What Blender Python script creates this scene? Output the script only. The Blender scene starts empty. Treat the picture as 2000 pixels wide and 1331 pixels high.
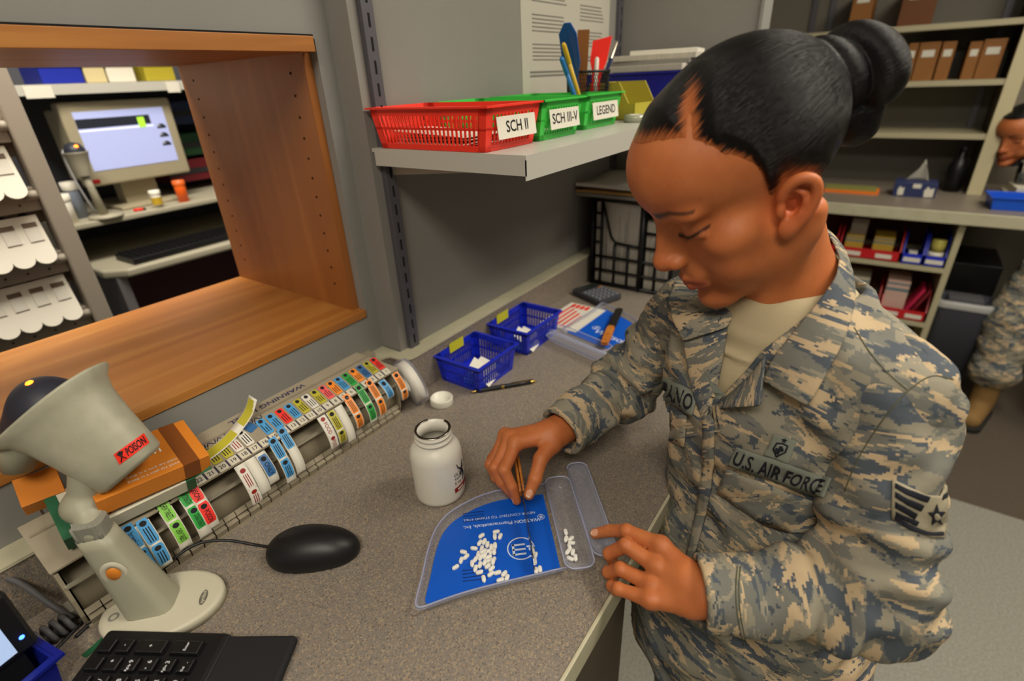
import bpy, bmesh, math, random
import numpy as np
from mathutils import Vector, Matrix
from mathutils.bvhtree import BVHTree
random.seed(7)
S = bpy.context.scene
COL = S.collection
PI = math.pi

# ------------------------------------------------------------------ camera
CAM = np.array([0.0, 0.0, 1.47])          # metres, floor is z = 0
YAW, PITCH, ROLL = math.radians(36.189), math.radians(-26.904), math.radians(-2.711)
FPX = 1007.94                              # focal length in pixels of a 2000 px wide frame
_d = np.array([math.cos(PITCH)*math.cos(YAW), math.cos(PITCH)*math.sin(YAW), math.sin(PITCH)])
_r = np.cross(_d, [0, 0, 1.0]); _r /= np.linalg.norm(_r); _u = np.cross(_r, _d)
CR = _r*math.cos(ROLL)+_u*math.sin(ROLL)
CU = -_r*math.sin(ROLL)+_u*math.cos(ROLL)
camd = bpy.data.cameras.new('camera'); camo = bpy.data.objects.new('camera', camd); COL.objects.link(camo)
camd.sensor_width = 36.0; camd.lens = FPX/2000*36.0; camd.clip_start = 0.02
camo.matrix_world = Matrix(((CR[0], CU[0], -_d[0], CAM[0]), (CR[1], CU[1], -_d[1], CAM[1]), (CR[2], CU[2], -_d[2], CAM[2]), (0, 0, 0, 1)))
camd.dof.use_dof = True; camd.dof.focus_distance = 0.66; camd.dof.aperture_fstop = 3.2
S.camera = camo
def ray(x, y): return CR*((x-1000)/FPX)-CU*((y-665.5)/FPX)+_d
def dep(x, y, t): return CAM+ray(x, y)*t
def onz(x, y, z): d = ray(x, y); return CAM+d*((z-CAM[2])/d[2])
def ony(x, y, Y): d = ray(x, y); return CAM+d*((Y-CAM[1])/d[1])
def onx(x, y, X): d = ray(x, y); return CAM+d*((X-CAM[0])/d[0])

# ------------------------------------------------------------------ light
S.view_settings.view_transform = 'Standard'; S.view_settings.look = 'None'
S.view_settings.gamma = 1.0; S.view_settings.use_curve_mapping = False
S.view_settings.exposure = 0.55
W = bpy.data.worlds.new('world'); S.world = W; W.use_nodes = True
W.node_tree.nodes['Background'].inputs[0].default_value = (0.9, 0.8, 0.65, 1)
W.node_tree.nodes['Background'].inputs[1].default_value = 0.025
def area(name, loc, sx, sy, power, col):
    l = bpy.data.lights.new(name, 'AREA'); l.shape = 'RECTANGLE'; l.size = sx; l.size_y = sy
    l.energy = power; l.color = col
    o = bpy.data.objects.new(name, l); COL.objects.link(o); o.location = loc
    return o
WARM = (1.0, 0.92, 0.79)
area('troffer_lamp_room', (1.25, -0.75, 2.66), 1.2, 0.6, 26, WARM)
area('troffer_lamp_desk', (-0.75, -0.35, 2.66), 0.6, 1.2, 20, WARM)
area('troffer_lamp_aisle', (2.6, -1.4, 2.66), 1.2, 0.6, 7, WARM)
area('troffer_lamp_back_room', (0.45, 1.32, 2.66), 1.2, 0.6, 38, WARM)

# ------------------------------------------------------------------ helpers
def lin(h):
    if isinstance(h, str):
        h = h.lstrip('#'); c = [int(h[i:i+2], 16)/255 for i in (0, 2, 4)]
    else: c = list(h)
    return tuple(x/12.92 if x <= .04045 else ((x+.055)/1.055)**2.4 for x in c)+(1.0,)
MATS = {}
def mat(name, col, rough=.5, metal=0, noise=None, bump=None, spec=.5, trans=0, ior=1.45, emit=0, sss=0, coat=0, alpha=1):
    """noise=(scale, second colour[, stretch xyz]); bump=(scale, strength)"""
    if name in MATS: return MATS[name]
    m = bpy.data.materials.new(name); m.use_nodes = True; MATS[name] = m
    nt = m.node_tree; b = nt.nodes['Principled BSDF']
    b.inputs['Base Color'].default_value = lin(col); b.inputs['Roughness'].default_value = rough
    b.inputs['Metallic'].default_value = metal; b.inputs['Specular IOR Level'].default_value = spec
    b.inputs['Transmission Weight'].default_value = trans; b.inputs['IOR'].default_value = ior
    b.inputs['Coat Weight'].default_value = coat; b.inputs['Alpha'].default_value = alpha
    if sss:
        b.inputs['Subsurface Weight'].default_value = sss; b.inputs['Subsurface Radius'].default_value = (.01, .004, .002)
    if emit:
        b.inputs['Emission Color'].default_value = lin(col); b.inputs['Emission Strength'].default_value = emit
    tc = nt.nodes.new('ShaderNodeTexCoord')
    if noise:
        n = nt.nodes.new('ShaderNodeTexNoise'); n.inputs['Scale'].default_value = noise[0]; n.inputs['Detail'].default_value = 3
        src = tc.outputs['Object']
        if len(noise) > 2:
            mp = nt.nodes.new('ShaderNodeMapping'); mp.inputs['Scale'].default_value = noise[2]
            nt.links.new(src, mp.inputs[0]); src = mp.outputs[0]
        nt.links.new(src, n.inputs['Vector'])
        rp = nt.nodes.new('ShaderNodeValToRGB'); rp.color_ramp.elements[0].position = .35; rp.color_ramp.elements[1].position = .65
        rp.color_ramp.elements[0].color = lin(col); rp.color_ramp.elements[1].color = lin(noise[1])
        nt.links.new(n.outputs[0], rp.inputs[0]); nt.links.new(rp.outputs[0], b.inputs['Base Color'])
    if bump:
        n = nt.nodes.new('ShaderNodeTexNoise'); n.inputs['Scale'].default_value = bump[0]; n.inputs['Detail'].default_value = 4
        nt.links.new(tc.outputs['Object'], n.inputs['Vector'])
        bp = nt.nodes.new('ShaderNodeBump'); bp.inputs['Strength'].default_value = bump[1]; bp.inputs['Distance'].default_value = .002
        nt.links.new(n.outputs[0], bp.inputs['Height']); nt.links.new(bp.outputs[0], b.inputs['Normal'])
    return m

class MB:
    """collects polygons that end up as one mesh object"""
    def __init__(s): s.v = []; s.f = []; s.sm = []
    def add(s, v, f, smooth=False):
        o = len(s.v); s.v += [tuple(map(float, p)) for p in v]; s.f += [tuple(i+o for i in q) for q in f]; s.sm += [smooth]*len(f); return s
    def box(s, c, d, M=None, taper=1.0):
        x, y, z = [k/2 for k in d]
        p = [(-x, -y, -z), (x, -y, -z), (x, y, -z), (-x, y, -z), (-x*taper, -y*taper, z), (x*taper, -y*taper, z), (x*taper, y*taper, z), (-x*taper, y*taper, z)]
        if M is not None: p = [tuple(M @ Vector(q)) for q in p]
        p = [(q[0]+c[0], q[1]+c[1], q[2]+c[2]) for q in p]
        return s.add(p, [(0, 3, 2, 1), (4, 5, 6, 7), (0, 1, 5, 4), (1, 2, 6, 5), (2, 3, 7, 6), (3, 0, 4, 7)])
    def bb(s, x0, x1, y0, y1, z0, z1): return s.box(((x0+x1)/2, (y0+y1)/2, (z0+z1)/2), (x1-x0, y1-y0, z1-z0))
    def tube(s, pts, r, n=10, caps=True, flat=1.0, up=None):
        pts = [Vector(p) for p in pts]; N = len(pts); rs = r if hasattr(r, '__len__') else [r]*N
        V = []; F = []; prev = None
        for i, p in enumerate(pts):
            t = (pts[min(i+1, N-1)]-pts[max(i-1, 0)]).normalized()
            a = Vector(up) if up is not None else (prev if prev is not None else (Vector((0, 0, 1)) if abs(t.z) < .9 else Vector((1, 0, 0))))
            e1 = (a-t*a.dot(t))
            if e1.length < 1e-6: e1 = t.orthogonal()
            e1.normalize(); e2 = t.cross(e1); prev = e1
            for k in range(n):
                q = 2*PI*k/n; V.append(p+e1*(rs[i]*flat*math.cos(q))+e2*(rs[i]*math.sin(q)))
        for i in range(N-1):
            for k in range(n):
                k2 = (k+1) % n; F.append((i*n+k, i*n+k2, (i+1)*n+k2, (i+1)*n+k))
        if caps: F.append(tuple(range(n))[::-1]); F.append(tuple((N-1)*n+k for k in range(n)))
        return s.add(V, F, True)
    def lathe(s, prof, n=32, c=(0, 0, 0), ax=None, ang=2*PI, capb=False, capt=False):
        V = []; F = []; full = ang > 6.28; m = n if full else n+1
        for r, z in prof:
            for k in range(m):
                q = ang*k/n; V.append((r*math.cos(q), r*math.sin(q), z))
        for i in range(len(prof)-1):
            for k in range(n):
                k2 = (k+1) % m; F.append((i*m+k, i*m+k2, (i+1)*m+k2, (i+1)*m+k))
        if capb: F.append(tuple(range(m))[::-1])
        if capt: F.append(tuple((len(prof)-1)*m+k for k in range(m)))
        if ax is not None: V = [tuple(ax @ Vector(p)) for p in V]
        V = [(p[0]+c[0], p[1]+c[1], p[2]+c[2]) for p in V]
        return s.add(V, F, True)
    def prism(s, out, z0, z1, M=None, smooth=False):
        n = len(out); V = [(p[0], p[1], z0) for p in out]+[(p[0], p[1], z1) for p in out]
        F = [tuple(range(n))[::-1], tuple(range(n, 2*n))]
        if M is not None: V = [tuple(M @ Vector(p)) for p in V]
        o = s.add(V, F); b = len(s.v)-2*n
        for k in range(n): s.f.append((b+k, b+(k+1) % n, b+n+(k+1) % n, b+n+k)); s.sm.append(smooth)
        return s
    def grid(s, P, th=0.0, smooth=True, close=False):
        """P[i][j] points of a sheet; th = thickness along -normal"""
        ni = len(P); nj = len(P[0]); A = np.array(P, float)
        F = []
        for i in range(ni-1):
            for j in range(nj-1): F.append((i*nj+j, (i+1)*nj+j, (i+1)*nj+j+1, i*nj+j+1))
        if not th: return s.add(A.reshape(-1, 3), F, smooth)
        du = np.gradient(A, axis=0); dv = np.gradient(A, axis=1); N = np.cross(du, dv); N /= np.linalg.norm(N, axis=2, keepdims=True)+1e-12
        B = A-N*th; n = ni*nj
        F2 = [tuple(x+n for x in q[::-1]) for q in F]
        E = []
        def edge(a, b): E.append((a, a+n, b+n, b))
        for i in range(ni-1): edge(i*nj, (i+1)*nj) if False else E.append(((i+1)*nj, i*nj, i*nj+n, (i+1)*nj+n)); E.append((i*nj+nj-1, (i+1)*nj+nj-1, (i+1)*nj+nj-1+n, i*nj+nj-1+n))
        for j in range(nj-1): E.append((j, j+1, j+1+n, j+n)); E.append(((ni-1)*nj+j+1, (ni-1)*nj+j, (ni-1)*nj+j+n, (ni-1)*nj+j+1+n))
        V = np.concatenate([A.reshape(-1, 3), B.reshape(-1, 3)]); s.add(V, F+F2, smooth)
        return s.add(V, [], smooth) if False else s._rel(len(s.v)-2*n, E)
    def _rel(s, o, E):
        s.f += [tuple(i+o for i in q) for q in E]; s.sm += [False]*len(E); return s
    def xf(s, M):
        s.v = [tuple(M @ Vector(p)) for p in s.v]; return s
    def mesh(s, name):
        me = bpy.data.meshes.new(name); me.from_pydata(s.v, [], s.f); me.polygons.foreach_set('use_smooth', s.sm); me.update(); return me
    def build(s, name, m, parent=None, loc=(0, 0, 0), rot=(0, 0, 0), bevel=0, seg=2, sub=0):
        return mobj(name, s.mesh(name), m, parent, loc, rot, bevel, seg, sub)
def mobj(name, me, m, parent=None, loc=(0, 0, 0), rot=(0, 0, 0), bevel=0, seg=2, sub=0):
    if m is not None and not me.materials: me.materials.append(m)
    o = bpy.data.objects.new(name, me); COL.objects.link(o); o.location = loc; o.rotation_euler = rot
    if parent is not None: o.parent = parent
    if bevel:
        b = o.modifiers.new('bevel', 'BEVEL'); b.width = bevel; b.segments = seg; b.limit_method = 'ANGLE'; b.angle_limit = .6; b.harden_normals = False
    if sub:
        b = o.modifiers.new('sub', 'SUBSURF'); b.levels = sub; b.render_levels = sub
    return o
def tag(o, label, cat, group=None):
    o['label'] = label; o['category'] = cat
    if group: o['group'] = group
    return o
def thing(name, label, cat, loc=(0, 0, 0), rz=0, group=None):
    o = bpy.data.objects.new(name, None); COL.objects.link(o); o.location = loc
    o.rotation_euler = (0, 0, rz) if not hasattr(rz, '__len__') else rz
    o.empty_display_size = .02
    return tag(o, label, cat, group)
def struct(o): o['kind'] = 'structure'; return o
def copy_tree(o, parent=None):
    c = o.copy(); COL.objects.link(c); c.parent = parent
    for ch in list(o.children): copy_tree(ch, c)
    return c
def rrect(w, h, r, n=5):
    out = []
    for cx, cy, a0 in ((w/2-r, h/2-r, 0), (-w/2+r, h/2-r, PI/2), (-w/2+r, -h/2+r, PI), (w/2-r, -h/2+r, 1.5*PI)):
        for k in range(n+1): a = a0+PI/2*k/n; out.append((cx+r*math.cos(a), cy+r*math.sin(a)))
    return out
def circ(r, n=24, c=(0, 0)): return [(c[0]+r*math.cos(2*PI*k/n), c[1]+r*math.sin(2*PI*k/n)) for k in range(n)]
def basis(o, ex, ey):
    ex = Vector(ex).normalized(); ey = Vector(ey); ey = (ey-ex*ey.dot(ex)).normalized(); ez = ex.cross(ey)
    return Matrix(((ex.x, ey.x, ez.x, o[0]), (ex.y, ey.y, ez.y, o[1]), (ex.z, ey.z, ez.z, o[2]), (0, 0, 0, 1)))
_TC = {}
def textmb(s, size, bold=0.0, align='CENTER', shear=0, sx=1.0):
    key = (s, size, bold, align, shear, sx)
    if key not in _TC:
        c = bpy.data.curves.new('txt', 'FONT'); c.body = s; c.size = size; c.align_x = align; c.align_y = 'CENTER'; c.offset = bold; c.shear = shear; c.resolution_u = 3
        o = bpy.data.objects.new('txt', c); COL.objects.link(o)
        me = bpy.data.meshes.new_from_object(o)
        _TC[key] = ([(v.co.x*sx, v.co.y, 0) for v in me.vertices], [tuple(p.vertices) for p in me.polygons])
        bpy.data.objects.remove(o); bpy.data.curves.remove(c); bpy.data.meshes.remove(me)
    m = MB(); m.add(*_TC[key]); return m

# ------------------------------------------------------------------ implicit surfaces (for bodies and cloth)
def L(p): return np.sqrt((p*p).sum(-1))
def sph(P, c, r): return L(P-np.float32(c))-np.float32(r)
def ell(P, c, r, M=None):
    q = P-np.float32(c)
    if M is not None: q = q @ np.asarray(M, np.float32)       # columns of M = local axes
    r = np.float32(r); k0 = L(q/r); k1 = L(q/(r*r))+1e-9
    return k0*(k0-1)/k1
def cone(P, a, b, ra, rb):
    a = np.float32(a); b = np.float32(b); ba = b-a; pa = P-a
    h = np.clip((pa @ ba)/np.float32(ba @ ba), 0, 1)
    return L(pa-h[:, None]*ba)-(np.float32(ra)+np.float32(rb-ra)*h)
def smin(a, b, k):
    h = np.maximum(k-np.abs(a-b), 0)/k; return np.minimum(a, b)-h*h*k*.25
def smax(a, b, k): return -smin(-a, -b, k)
def rotx(a): c, s = math.cos(a), math.sin(a); return np.array([[1, 0, 0], [0, c, -s], [0, s, c]])
def rotz(a): c, s = math.cos(a), math.sin(a); return np.array([[c, -s, 0], [s, c, 0], [0, 0, 1]])
def roty(a): c, s = math.cos(a), math.sin(a); return np.array([[c, 0, s], [0, 1, 0], [-s, 0, c]])
def polygonize(f, lo, hi, h, co=4):
    """surface nets of f = 0; returns verts, quads"""
    lo = np.array(lo, float); hi = np.array(hi, float)
    nc = np.ceil((hi-lo)/(h*co)).astype(int)+1; H = h*co
    g = np.stack(np.meshgrid(*[lo[i]+H*np.arange(nc[i]) for i in range(3)], indexing='ij'), -1).astype(np.float32)
    C = np.concatenate([f(b) for b in np.array_split(g.reshape(-1, 3), max(1, g.size//900000))]).reshape(nc)
    n = (nc-1)*co+1
    near = np.abs(C) < H*2.2
    A = near.copy()
    for ax in range(3):
        A |= np.roll(near, 1, ax) | np.roll(near, -1, ax)
    rep = lambda X: X.repeat(co, 0).repeat(co, 1).repeat(co, 2)
    half = co//2
    F = rep(C)[half:half+n[0], half:half+n[1], half:half+n[2]].copy(); M = rep(A)[half:half+n[0], half:half+n[1], half:half+n[2]]
    F = F[:n[0], :n[1], :n[2]]
    idx = np.argwhere(M)
    pts = (lo+idx*h).astype(np.float32)
    vals = np.concatenate([f(b) for b in np.array_split(pts, max(1, len(pts)//300000))])
    F[M] = vals
    s = F < 0
    n = np.array(F.shape)
    acc = np.zeros(tuple(n-1)+(3,), np.float32); cnt = np.zeros(tuple(n-1), np.float32)
    crosses = []
    for ax in range(3):
        sl0 = [slice(None)]*3; sl1 = [slice(None)]*3; sl0[ax] = slice(0, -1); sl1[ax] = slice(1, None)
        a = F[tuple(sl0)]; b = F[tuple(sl1)]; cr = (a < 0) != (b < 0)
        e = np.argwhere(cr); av = a[cr]; bv = b[cr]; t = av/(av-bv)
        pos = e.astype(np.float32); pos[:, ax] += t
        crosses.append((e, av < 0))
        o1, o2 = [k for k in range(3) if k != ax]
        for d1 in (0, -1):
            for d2 in (0, -1):
                c = e.copy(); c[:, o1] += d1; c[:, o2] += d2
                ok = (c >= 0).all(1) & (c < n-1).all(1); cc = c[ok]
                np.add.at(acc, tuple(cc.T), pos[ok]); np.add.at(cnt, tuple(cc.T), 1)
    cells = np.argwhere(cnt > 0); vid = np.full(tuple(n-1), -1, np.int64); vid[tuple(cells.T)] = np.arange(len(cells))
    V = acc[tuple(cells.T)]/cnt[tuple(cells.T)][:, None]; V = lo+V*h
    Q = []
    for ax, (e, neg) in enumerate(crosses):
        o1, o2 = (ax+1) % 3, (ax+2) % 3
        ok = (e[:, o1] > 0) & (e[:, o2] > 0) & (e[:, o1] < n[o1]-1) & (e[:, o2] < n[o2]-1)
        e = e[ok]; neg = neg[ok]; q = []
        for d1, d2 in ((0, 0), (-1, 0), (-1, -1), (0, -1)):
            c = e.copy(); c[:, o1] += d1; c[:, o2] += d2; q.append(vid[tuple(c.T)])
        q = np.stack(q, 1); q[~neg] = q[~neg][:, ::-1]; Q.append(q)
    Q = np.concatenate(Q)
    return V.astype(np.float64), Q[:, ::-1] if False else Q
def npmesh(name, V, Q, smooth=True):
    me = bpy.data.meshes.new(name); me.vertices.add(len(V)); me.vertices.foreach_set('co', np.asarray(V, np.float32).ravel())
    k = Q.shape[1]; me.loops.add(Q.size); me.loops.foreach_set('vertex_index', np.asarray(Q, np.int32).ravel())
    me.polygons.add(len(Q)); me.polygons.foreach_set('loop_start', np.arange(len(Q), dtype=np.int32)*k)
    me.polygons.foreach_set('use_smooth', np.full(len(Q), smooth))
    me.update(calc_edges=True); return me
def vattr(me, name, data, typ='FLOAT_VECTOR'):
    a = me.attributes.new(name, typ, 'POINT')
    a.data.foreach_set('vector' if typ == 'FLOAT_VECTOR' else ('color' if typ == 'FLOAT_COLOR' else 'value'), np.asarray(data, np.float32).ravel())

def unit(v): v = np.asarray(v, float); return v/np.linalg.norm(v)
def catmull(p, t):
    i = min(int(t), len(p)-2); u = t-i; g = lambda k: np.array(p[max(0, min(len(p)-1, k))], float)
    a, b, c, d = g(i-1), g(i), g(i+1), g(i+2)
    return tuple(.5*(2*b+(c-a)*u+(2*a-5*b+4*c-d)*u*u+(-a+3*b-3*c+d)*u**3))
def smooth_path(p, n=6): return [catmull(p, k/n) for k in range((len(p)-1)*n+1)]
# ------------------------------------------------------------------ the room
def wallmat(name, c1, c2): return mat(name, c1, .75, noise=(3.0, c2), bump=(260, .10), spec=.3)
PAINT = wallmat('wall_paint_warm_grey', '#83807a', '#898680')
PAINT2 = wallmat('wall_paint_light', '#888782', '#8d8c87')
PAINTD = wallmat('wall_paint_slate', '#4c4d55', '#54555c')
CEIL = mat('ceiling_tile', '#c9c4b6', .9, noise=(40, '#bdb8aa'))
def laminate(name, c, dots):
    m = bpy.data.materials.new(name); m.use_nodes = True; nt = m.node_tree; b = nt.nodes['Principled BSDF']; N = nt.nodes.new; Lk = nt.links.new
    tc = N('ShaderNodeTexCoord'); prev = None
    base = N('ShaderNodeRGB'); base.outputs[0].default_value = lin(c); prev = base.outputs[0]
    for k, (sc, col, th) in enumerate(dots):
        n = N('ShaderNodeTexNoise'); n.inputs['Scale'].default_value = sc; n.inputs['Detail'].default_value = 1
        mp = N('ShaderNodeMapping'); mp.inputs['Location'].default_value = (k*7.3, k*3.1, 0); Lk(tc.outputs['Object'], mp.inputs[0]); Lk(mp.outputs[0], n.inputs['Vector'])
        r = N('ShaderNodeMapRange'); r.inputs[1].default_value = th; r.inputs[2].default_value = th+.06; Lk(n.outputs[0], r.inputs[0])
        x = N('ShaderNodeMixRGB'); Lk(r.outputs[0], x.inputs['Fac']); Lk(prev, x.inputs['Color1']); x.inputs['Color2'].default_value = lin(col); prev = x.outputs[0]
    Lk(prev, b.inputs['Base Color']); b.inputs['Roughness'].default_value = .42; b.inputs['Specular IOR Level'].default_value = .4
    return m
LAM = laminate('counter_laminate', '#7e766d', ((420, '#9a8c77', .56), (520, '#5f5852', .60), (300, '#9a7f63', .64), (650, '#524f52', .66)))
EDGE = mat('counter_edge_band', '#b3ae93', .45, noise=(20, '#bbb69c'))
def woodmat(name, c1, c2, c3, stretch, rough=.42):
    m = bpy.data.materials.new(name); m.use_nodes = True; nt = m.node_tree; b = nt.nodes['Principled BSDF']; N = nt.nodes.new; Lk = nt.links.new
    tc = N('ShaderNodeTexCoord'); mp = N('ShaderNodeMapping'); mp.inputs['Scale'].default_value = stretch; Lk(tc.outputs['Object'], mp.inputs[0])
    n = N('ShaderNodeTexNoise'); n.inputs['Scale'].default_value = 1; n.inputs['Detail'].default_value = 6; n.inputs['Distortion'].default_value = 1.2; Lk(mp.outputs[0], n.inputs['Vector'])
    r = N('ShaderNodeValToRGB'); e = r.color_ramp.elements; e[0].position = .3; e[0].color = lin(c1); e[1].position = .7; e[1].color = lin(c2); k = e.new(.52); k.color = lin(c3)
    Lk(n.outputs[0], r.inputs[0]); Lk(r.outputs[0], b.inputs['Base Color']); b.inputs['Roughness'].default_value = rough
    bp = N('ShaderNodeBump'); bp.inputs['Strength'].default_value = .08; bp.inputs['Distance'].default_value = .001; Lk(n.outputs[0], bp.inputs['Height']); Lk(bp.outputs[0], b.inputs['Normal']); return m
OAKX = woodmat('oak_grain_along', '#9a5f27', '#bb823e', '#ac6f31', (1.6, 16, 30))
OAKZ = woodmat('oak_grain_upright', '#985c29', '#ad7038', '#a26530', (30, 14, 1.6))
CARPET = mat('carpet_brown', '#4f463c', .95, noise=(300, '#5d5347'), bump=(500, .6))
TILE = mat('floor_vinyl_speckled', '#97958a', .5, noise=(140, '#858378'), bump=(60, .05))
ALU = mat('grey_standard_steel', '#65636a', .45, .5); SLOT = mat('slot_dark', '#101012', .9)
WHITEM = mat('shelf_off_white', '#bbb9b0', .35); DARK = mat('dark_void', '#0d0d0e', .9)
def S_(name, m, mt, **k): return struct(m.build(name, mt, **k))
S_('floor', MB().bb(-1.8, 2.1, -2.3, 3.2, -.05, 0), TILE)
S_('floor_carpet', MB().bb(2.1, 3.9, -2.3, 3.2, -.05, .001), CARPET)
S_('ceiling', MB().bb(-1.8, 3.9, -2.3, 3.2, 2.70, 2.75), CEIL)
YW, YS = .755, .705
# wall with the pass-through
w = MB(); w.bb(-1.8, .595, YW, YW+.11, 0, 1.08); w.bb(-1.8, .595, YW, YW+.11, 1.536, 2.70); w.bb(.566, .595, YW, YW+.11, 1.08, 1.536); w.bb(-1.8, -.80, YW, YW+.11, 1.08, 1.536)
S_('wall_pass_through', w, PAINT2)
S_('wall_shelf_side', MB().bb(.595, 1.62, YS, YW+.11, 0, 2.70), PAINT)
S_('wall_end', MB().bb(1.55, 1.63, .345, YS+.02, 0, 2.70), PAINT)
S_('trim_corner', MB().bb(1.545, 1.635, .338, .3455, 0, 2.70), PAINT2)
S_('wall_right', MB().bb(3.42, 3.50, -2.3, 3.2, 0, 2.70), wallmat('wall_paint_far', '#7b7466', '#837c6d'))
S_('wall_behind', MB().bb(-1.8, 3.9, -2.35, -2.3, 0, 2.70), PAINT2)
S_('wall_left', MB().bb(-1.85, -1.8, -2.3, 3.2, 0, 2.70), PAINT2)
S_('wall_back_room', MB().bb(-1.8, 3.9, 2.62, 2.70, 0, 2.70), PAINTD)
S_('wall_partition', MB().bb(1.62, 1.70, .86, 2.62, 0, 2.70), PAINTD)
# wooden pass-through box
win = struct(MB().bb(-.80, .5655, YW-.003, 1.165, 1.078, 1.093).build('window_1', OAKX, bevel=.0008))
h = MB().bb(-.80, .557, YW-.010, 1.165, 1.518, 1.5385).build('head_board', OAKX, win, bevel=.0008)
sd = MB().bb(.551, .5655, YW+.016, 1.165, 1.093, 1.518).build('side_board', OAKZ, win)
MB().bb(-.80, -.786, YW+.016, 1.165, 1.093, 1.518).build('side_board', OAKZ, win)
MB().bb(-.80, .560, YW-.006, YW-.001, 1.5385, 1.541).build('shadow_gap', DARK, win)
pin = MB().lathe([(.0022, 0), (.0022, .0012)], 8, capb=True, capt=True).xf(Matrix.Rotation(PI/2, 4, 'Y')).mesh('pin_hole'); pin.materials.append(mat('pin_hole_dark', '#3a2312', .9))
for yy in (YW+.055, 1.120):
    for k in range(12): mobj('pin_hole', pin, None, sd, (.5501, yy, 1.14+.032*k))
# ------------------------------------------------------------------ counter
ct = thing('counter', 'speckled beige laminate counter with pale front edge along the wall', 'counter', (0, 0, 0))
MB().prism([(-1.5, .159), (1.549, .159), (1.549, .7045), (.594, .7045), (.594, .7545), (-1.5, .7545)], .884, .920).build('worktop', LAM, ct)
MB().bb(-1.5, 1.549, .1545, .159, .882, .9195).build('edge_band', EDGE, ct, bevel=.0012)
out = [(-1.5, .718), (.560, .718)]+[(.560+.012*math.sin(a), .706+.012*math.cos(a)) for a in (.4, .8, 1.2)]+[(.572, .70)]+[(.602-.030*math.cos(a), .698-.030*math.sin(a)) for a in (.25, .5, .75, 1.0, 1.25, 1.5708)]+[(1.549, .668), (1.549, .7045), (.5945, .7045), (.5945, .7545), (-1.5, .7545)]
bs = thing('backsplash', 'low rounded laminate backsplash with pale cap behind the baskets', 'backsplash', (0, 0, 0))
MB().prism(out[::-1], .920, .999).build('upstand', LAM, bs)
c = [(p[0]-(.003 if 0 < p[0] < 1.5 else 0), p[1]-.002 if p[1] < .7185 and p[1] not in (.7045,) else p[1]) for p in out]
MB().prism(c[::-1], .999, 1.003).build('cap', EDGE, bs)
MB().bb(-1.5, .545, .195, .70, 0, .884).build('cabinet_panel', mat('cabinet_panel_brown', '#6b6152', .6, noise=(8, '#736858')), ct)
MB().bb(1.30, 1.55, .195, .70, 0, .884).build('cabinet_panel', MATS['cabinet_panel_brown'], ct)
MB().bb(.545, 1.30, .60, .62, 0, .884).build('kneehole_shade_panel', mat('kneehole_shade', '#2b2723', .8), ct)  # added sheet; its near-black colour stands in for shade under the counter
# slotted standards
def standard(x, label):
    t = thing('slotted_standard', label, 'shelf standard', (x, YS, 0))
    MB().bb(-.0115, .0115, -.011, 0, 1.003, 2.60).build('channel', ALU, t, bevel=.001)
    sl = MB().box((0, 0, 0), (.0035, .0012, .0185)).mesh('slot'); sl.materials.append(SLOT)
    for k in range(38): mobj('slot', sl, None, t, (0, -.0112, 1.022+.0315*k))
standard(.624, 'grey slotted shelf standard beside the wooden pass-through')
standard(1.520, 'grey slotted shelf standard behind the paper notice')
# wall shelf
sh = thing('wall_shelf', 'off-white metal wall shelf holding red and green baskets', 'shelf', (0, 0, 0))
MB().bb(.600, 1.548, .402, .7045, 1.372, 1.378).build('shelf_board', WHITEM, sh)
lip = MB(); lip.bb(.600, 1.548, .402, .4035, 1.345, 1.372); lip.bb(.600, .6015, .402, .70, 1.351, 1.372); lip.build('front_lip', WHITEM, sh)
br = MB().add([(0, 0, 0), (0, -.29, .022), (0, -.29, .040), (0, 0, .040), (.002, 0, 0), (.002, -.29, .022), (.002, -.29, .040), (.002, 0, .040)], [(0, 1, 2, 3), (7, 6, 5, 4), (0, 4, 5, 1), (1, 5, 6, 2), (2, 6, 7, 3), (3, 7, 4, 0)])
for x in (.628, 1.515): b_ = br.build('bracket', WHITEM, sh, (x, .695, 1.332))
# paper notice
po = thing('paper_notice', 'white printed notice sheet taped to the wall behind the pencil cup', 'notice', (1.262, YS-.0012, 1.64))
MB().bb(-.215, .205, 0, .0010, -.215, .29).build('sheet', mat('notice_paper', '#b8b4a6', .8), po)
ink = mat('printed_ink_grey', '#75726a', .9); m = MB(); random.seed(3)
for blk, (x0, x1) in enumerate(((-.185, -.005), (.03, .185))):
    z = .26
    while z > -.19:
        n = random.choice((1, 2, 5, 6)); ww = (x1-x0)*(.9 if n > 2 else random.uniform(.5, .95))
        for k in range(n):
            if z < -.19: break
            m.bb(x0+(0 if n < 3 else .012), x0+ww*random.uniform(.9, 1), -.0006, -.0001, z, z+(.004 if n < 3 else .0022)); z -= .0075
        z -= .018
m.build('printed_text', ink, po)
# ceiling light fittings around the lamps
for (x, y, sx, sy), nm in (((1.25, -.75, 1.2, .6), 'above the aisle by the counter end'), ((-.75, -.35, .6, 1.2), 'above the near end of the counter'), ((3.3, -1.4, 1.2, .6), 'above the far shelving'), ((.45, 1.32, 1.2, .6), 'in the room behind the pass-through')):
    if x == 3.3: x = 2.6
    t = thing('ceiling_light', 'white recessed fluorescent ceiling light '+nm, 'ceiling light', (x, y, 2.70))
    f = MB(); 
    for a, b, c_, d in ((-sx/2-.03, sx/2+.03, -sy/2-.03, -sy/2), (-sx/2-.03, sx/2+.03, sy/2, sy/2+.03), (-sx/2-.03, -sx/2, -sy/2, sy/2), (sx/2, sx/2+.03, -sy/2, sy/2)): f.bb(a, b, c_, d, -.025, .004)
    f.build('frame', CEIL, t); MB().bb(-sx/2, sx/2, -sy/2, sy/2, -.012, .004).build('diffuser', mat('lamp_diffuser', '#fff3d8', .5, emit=1.5), t)
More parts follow.
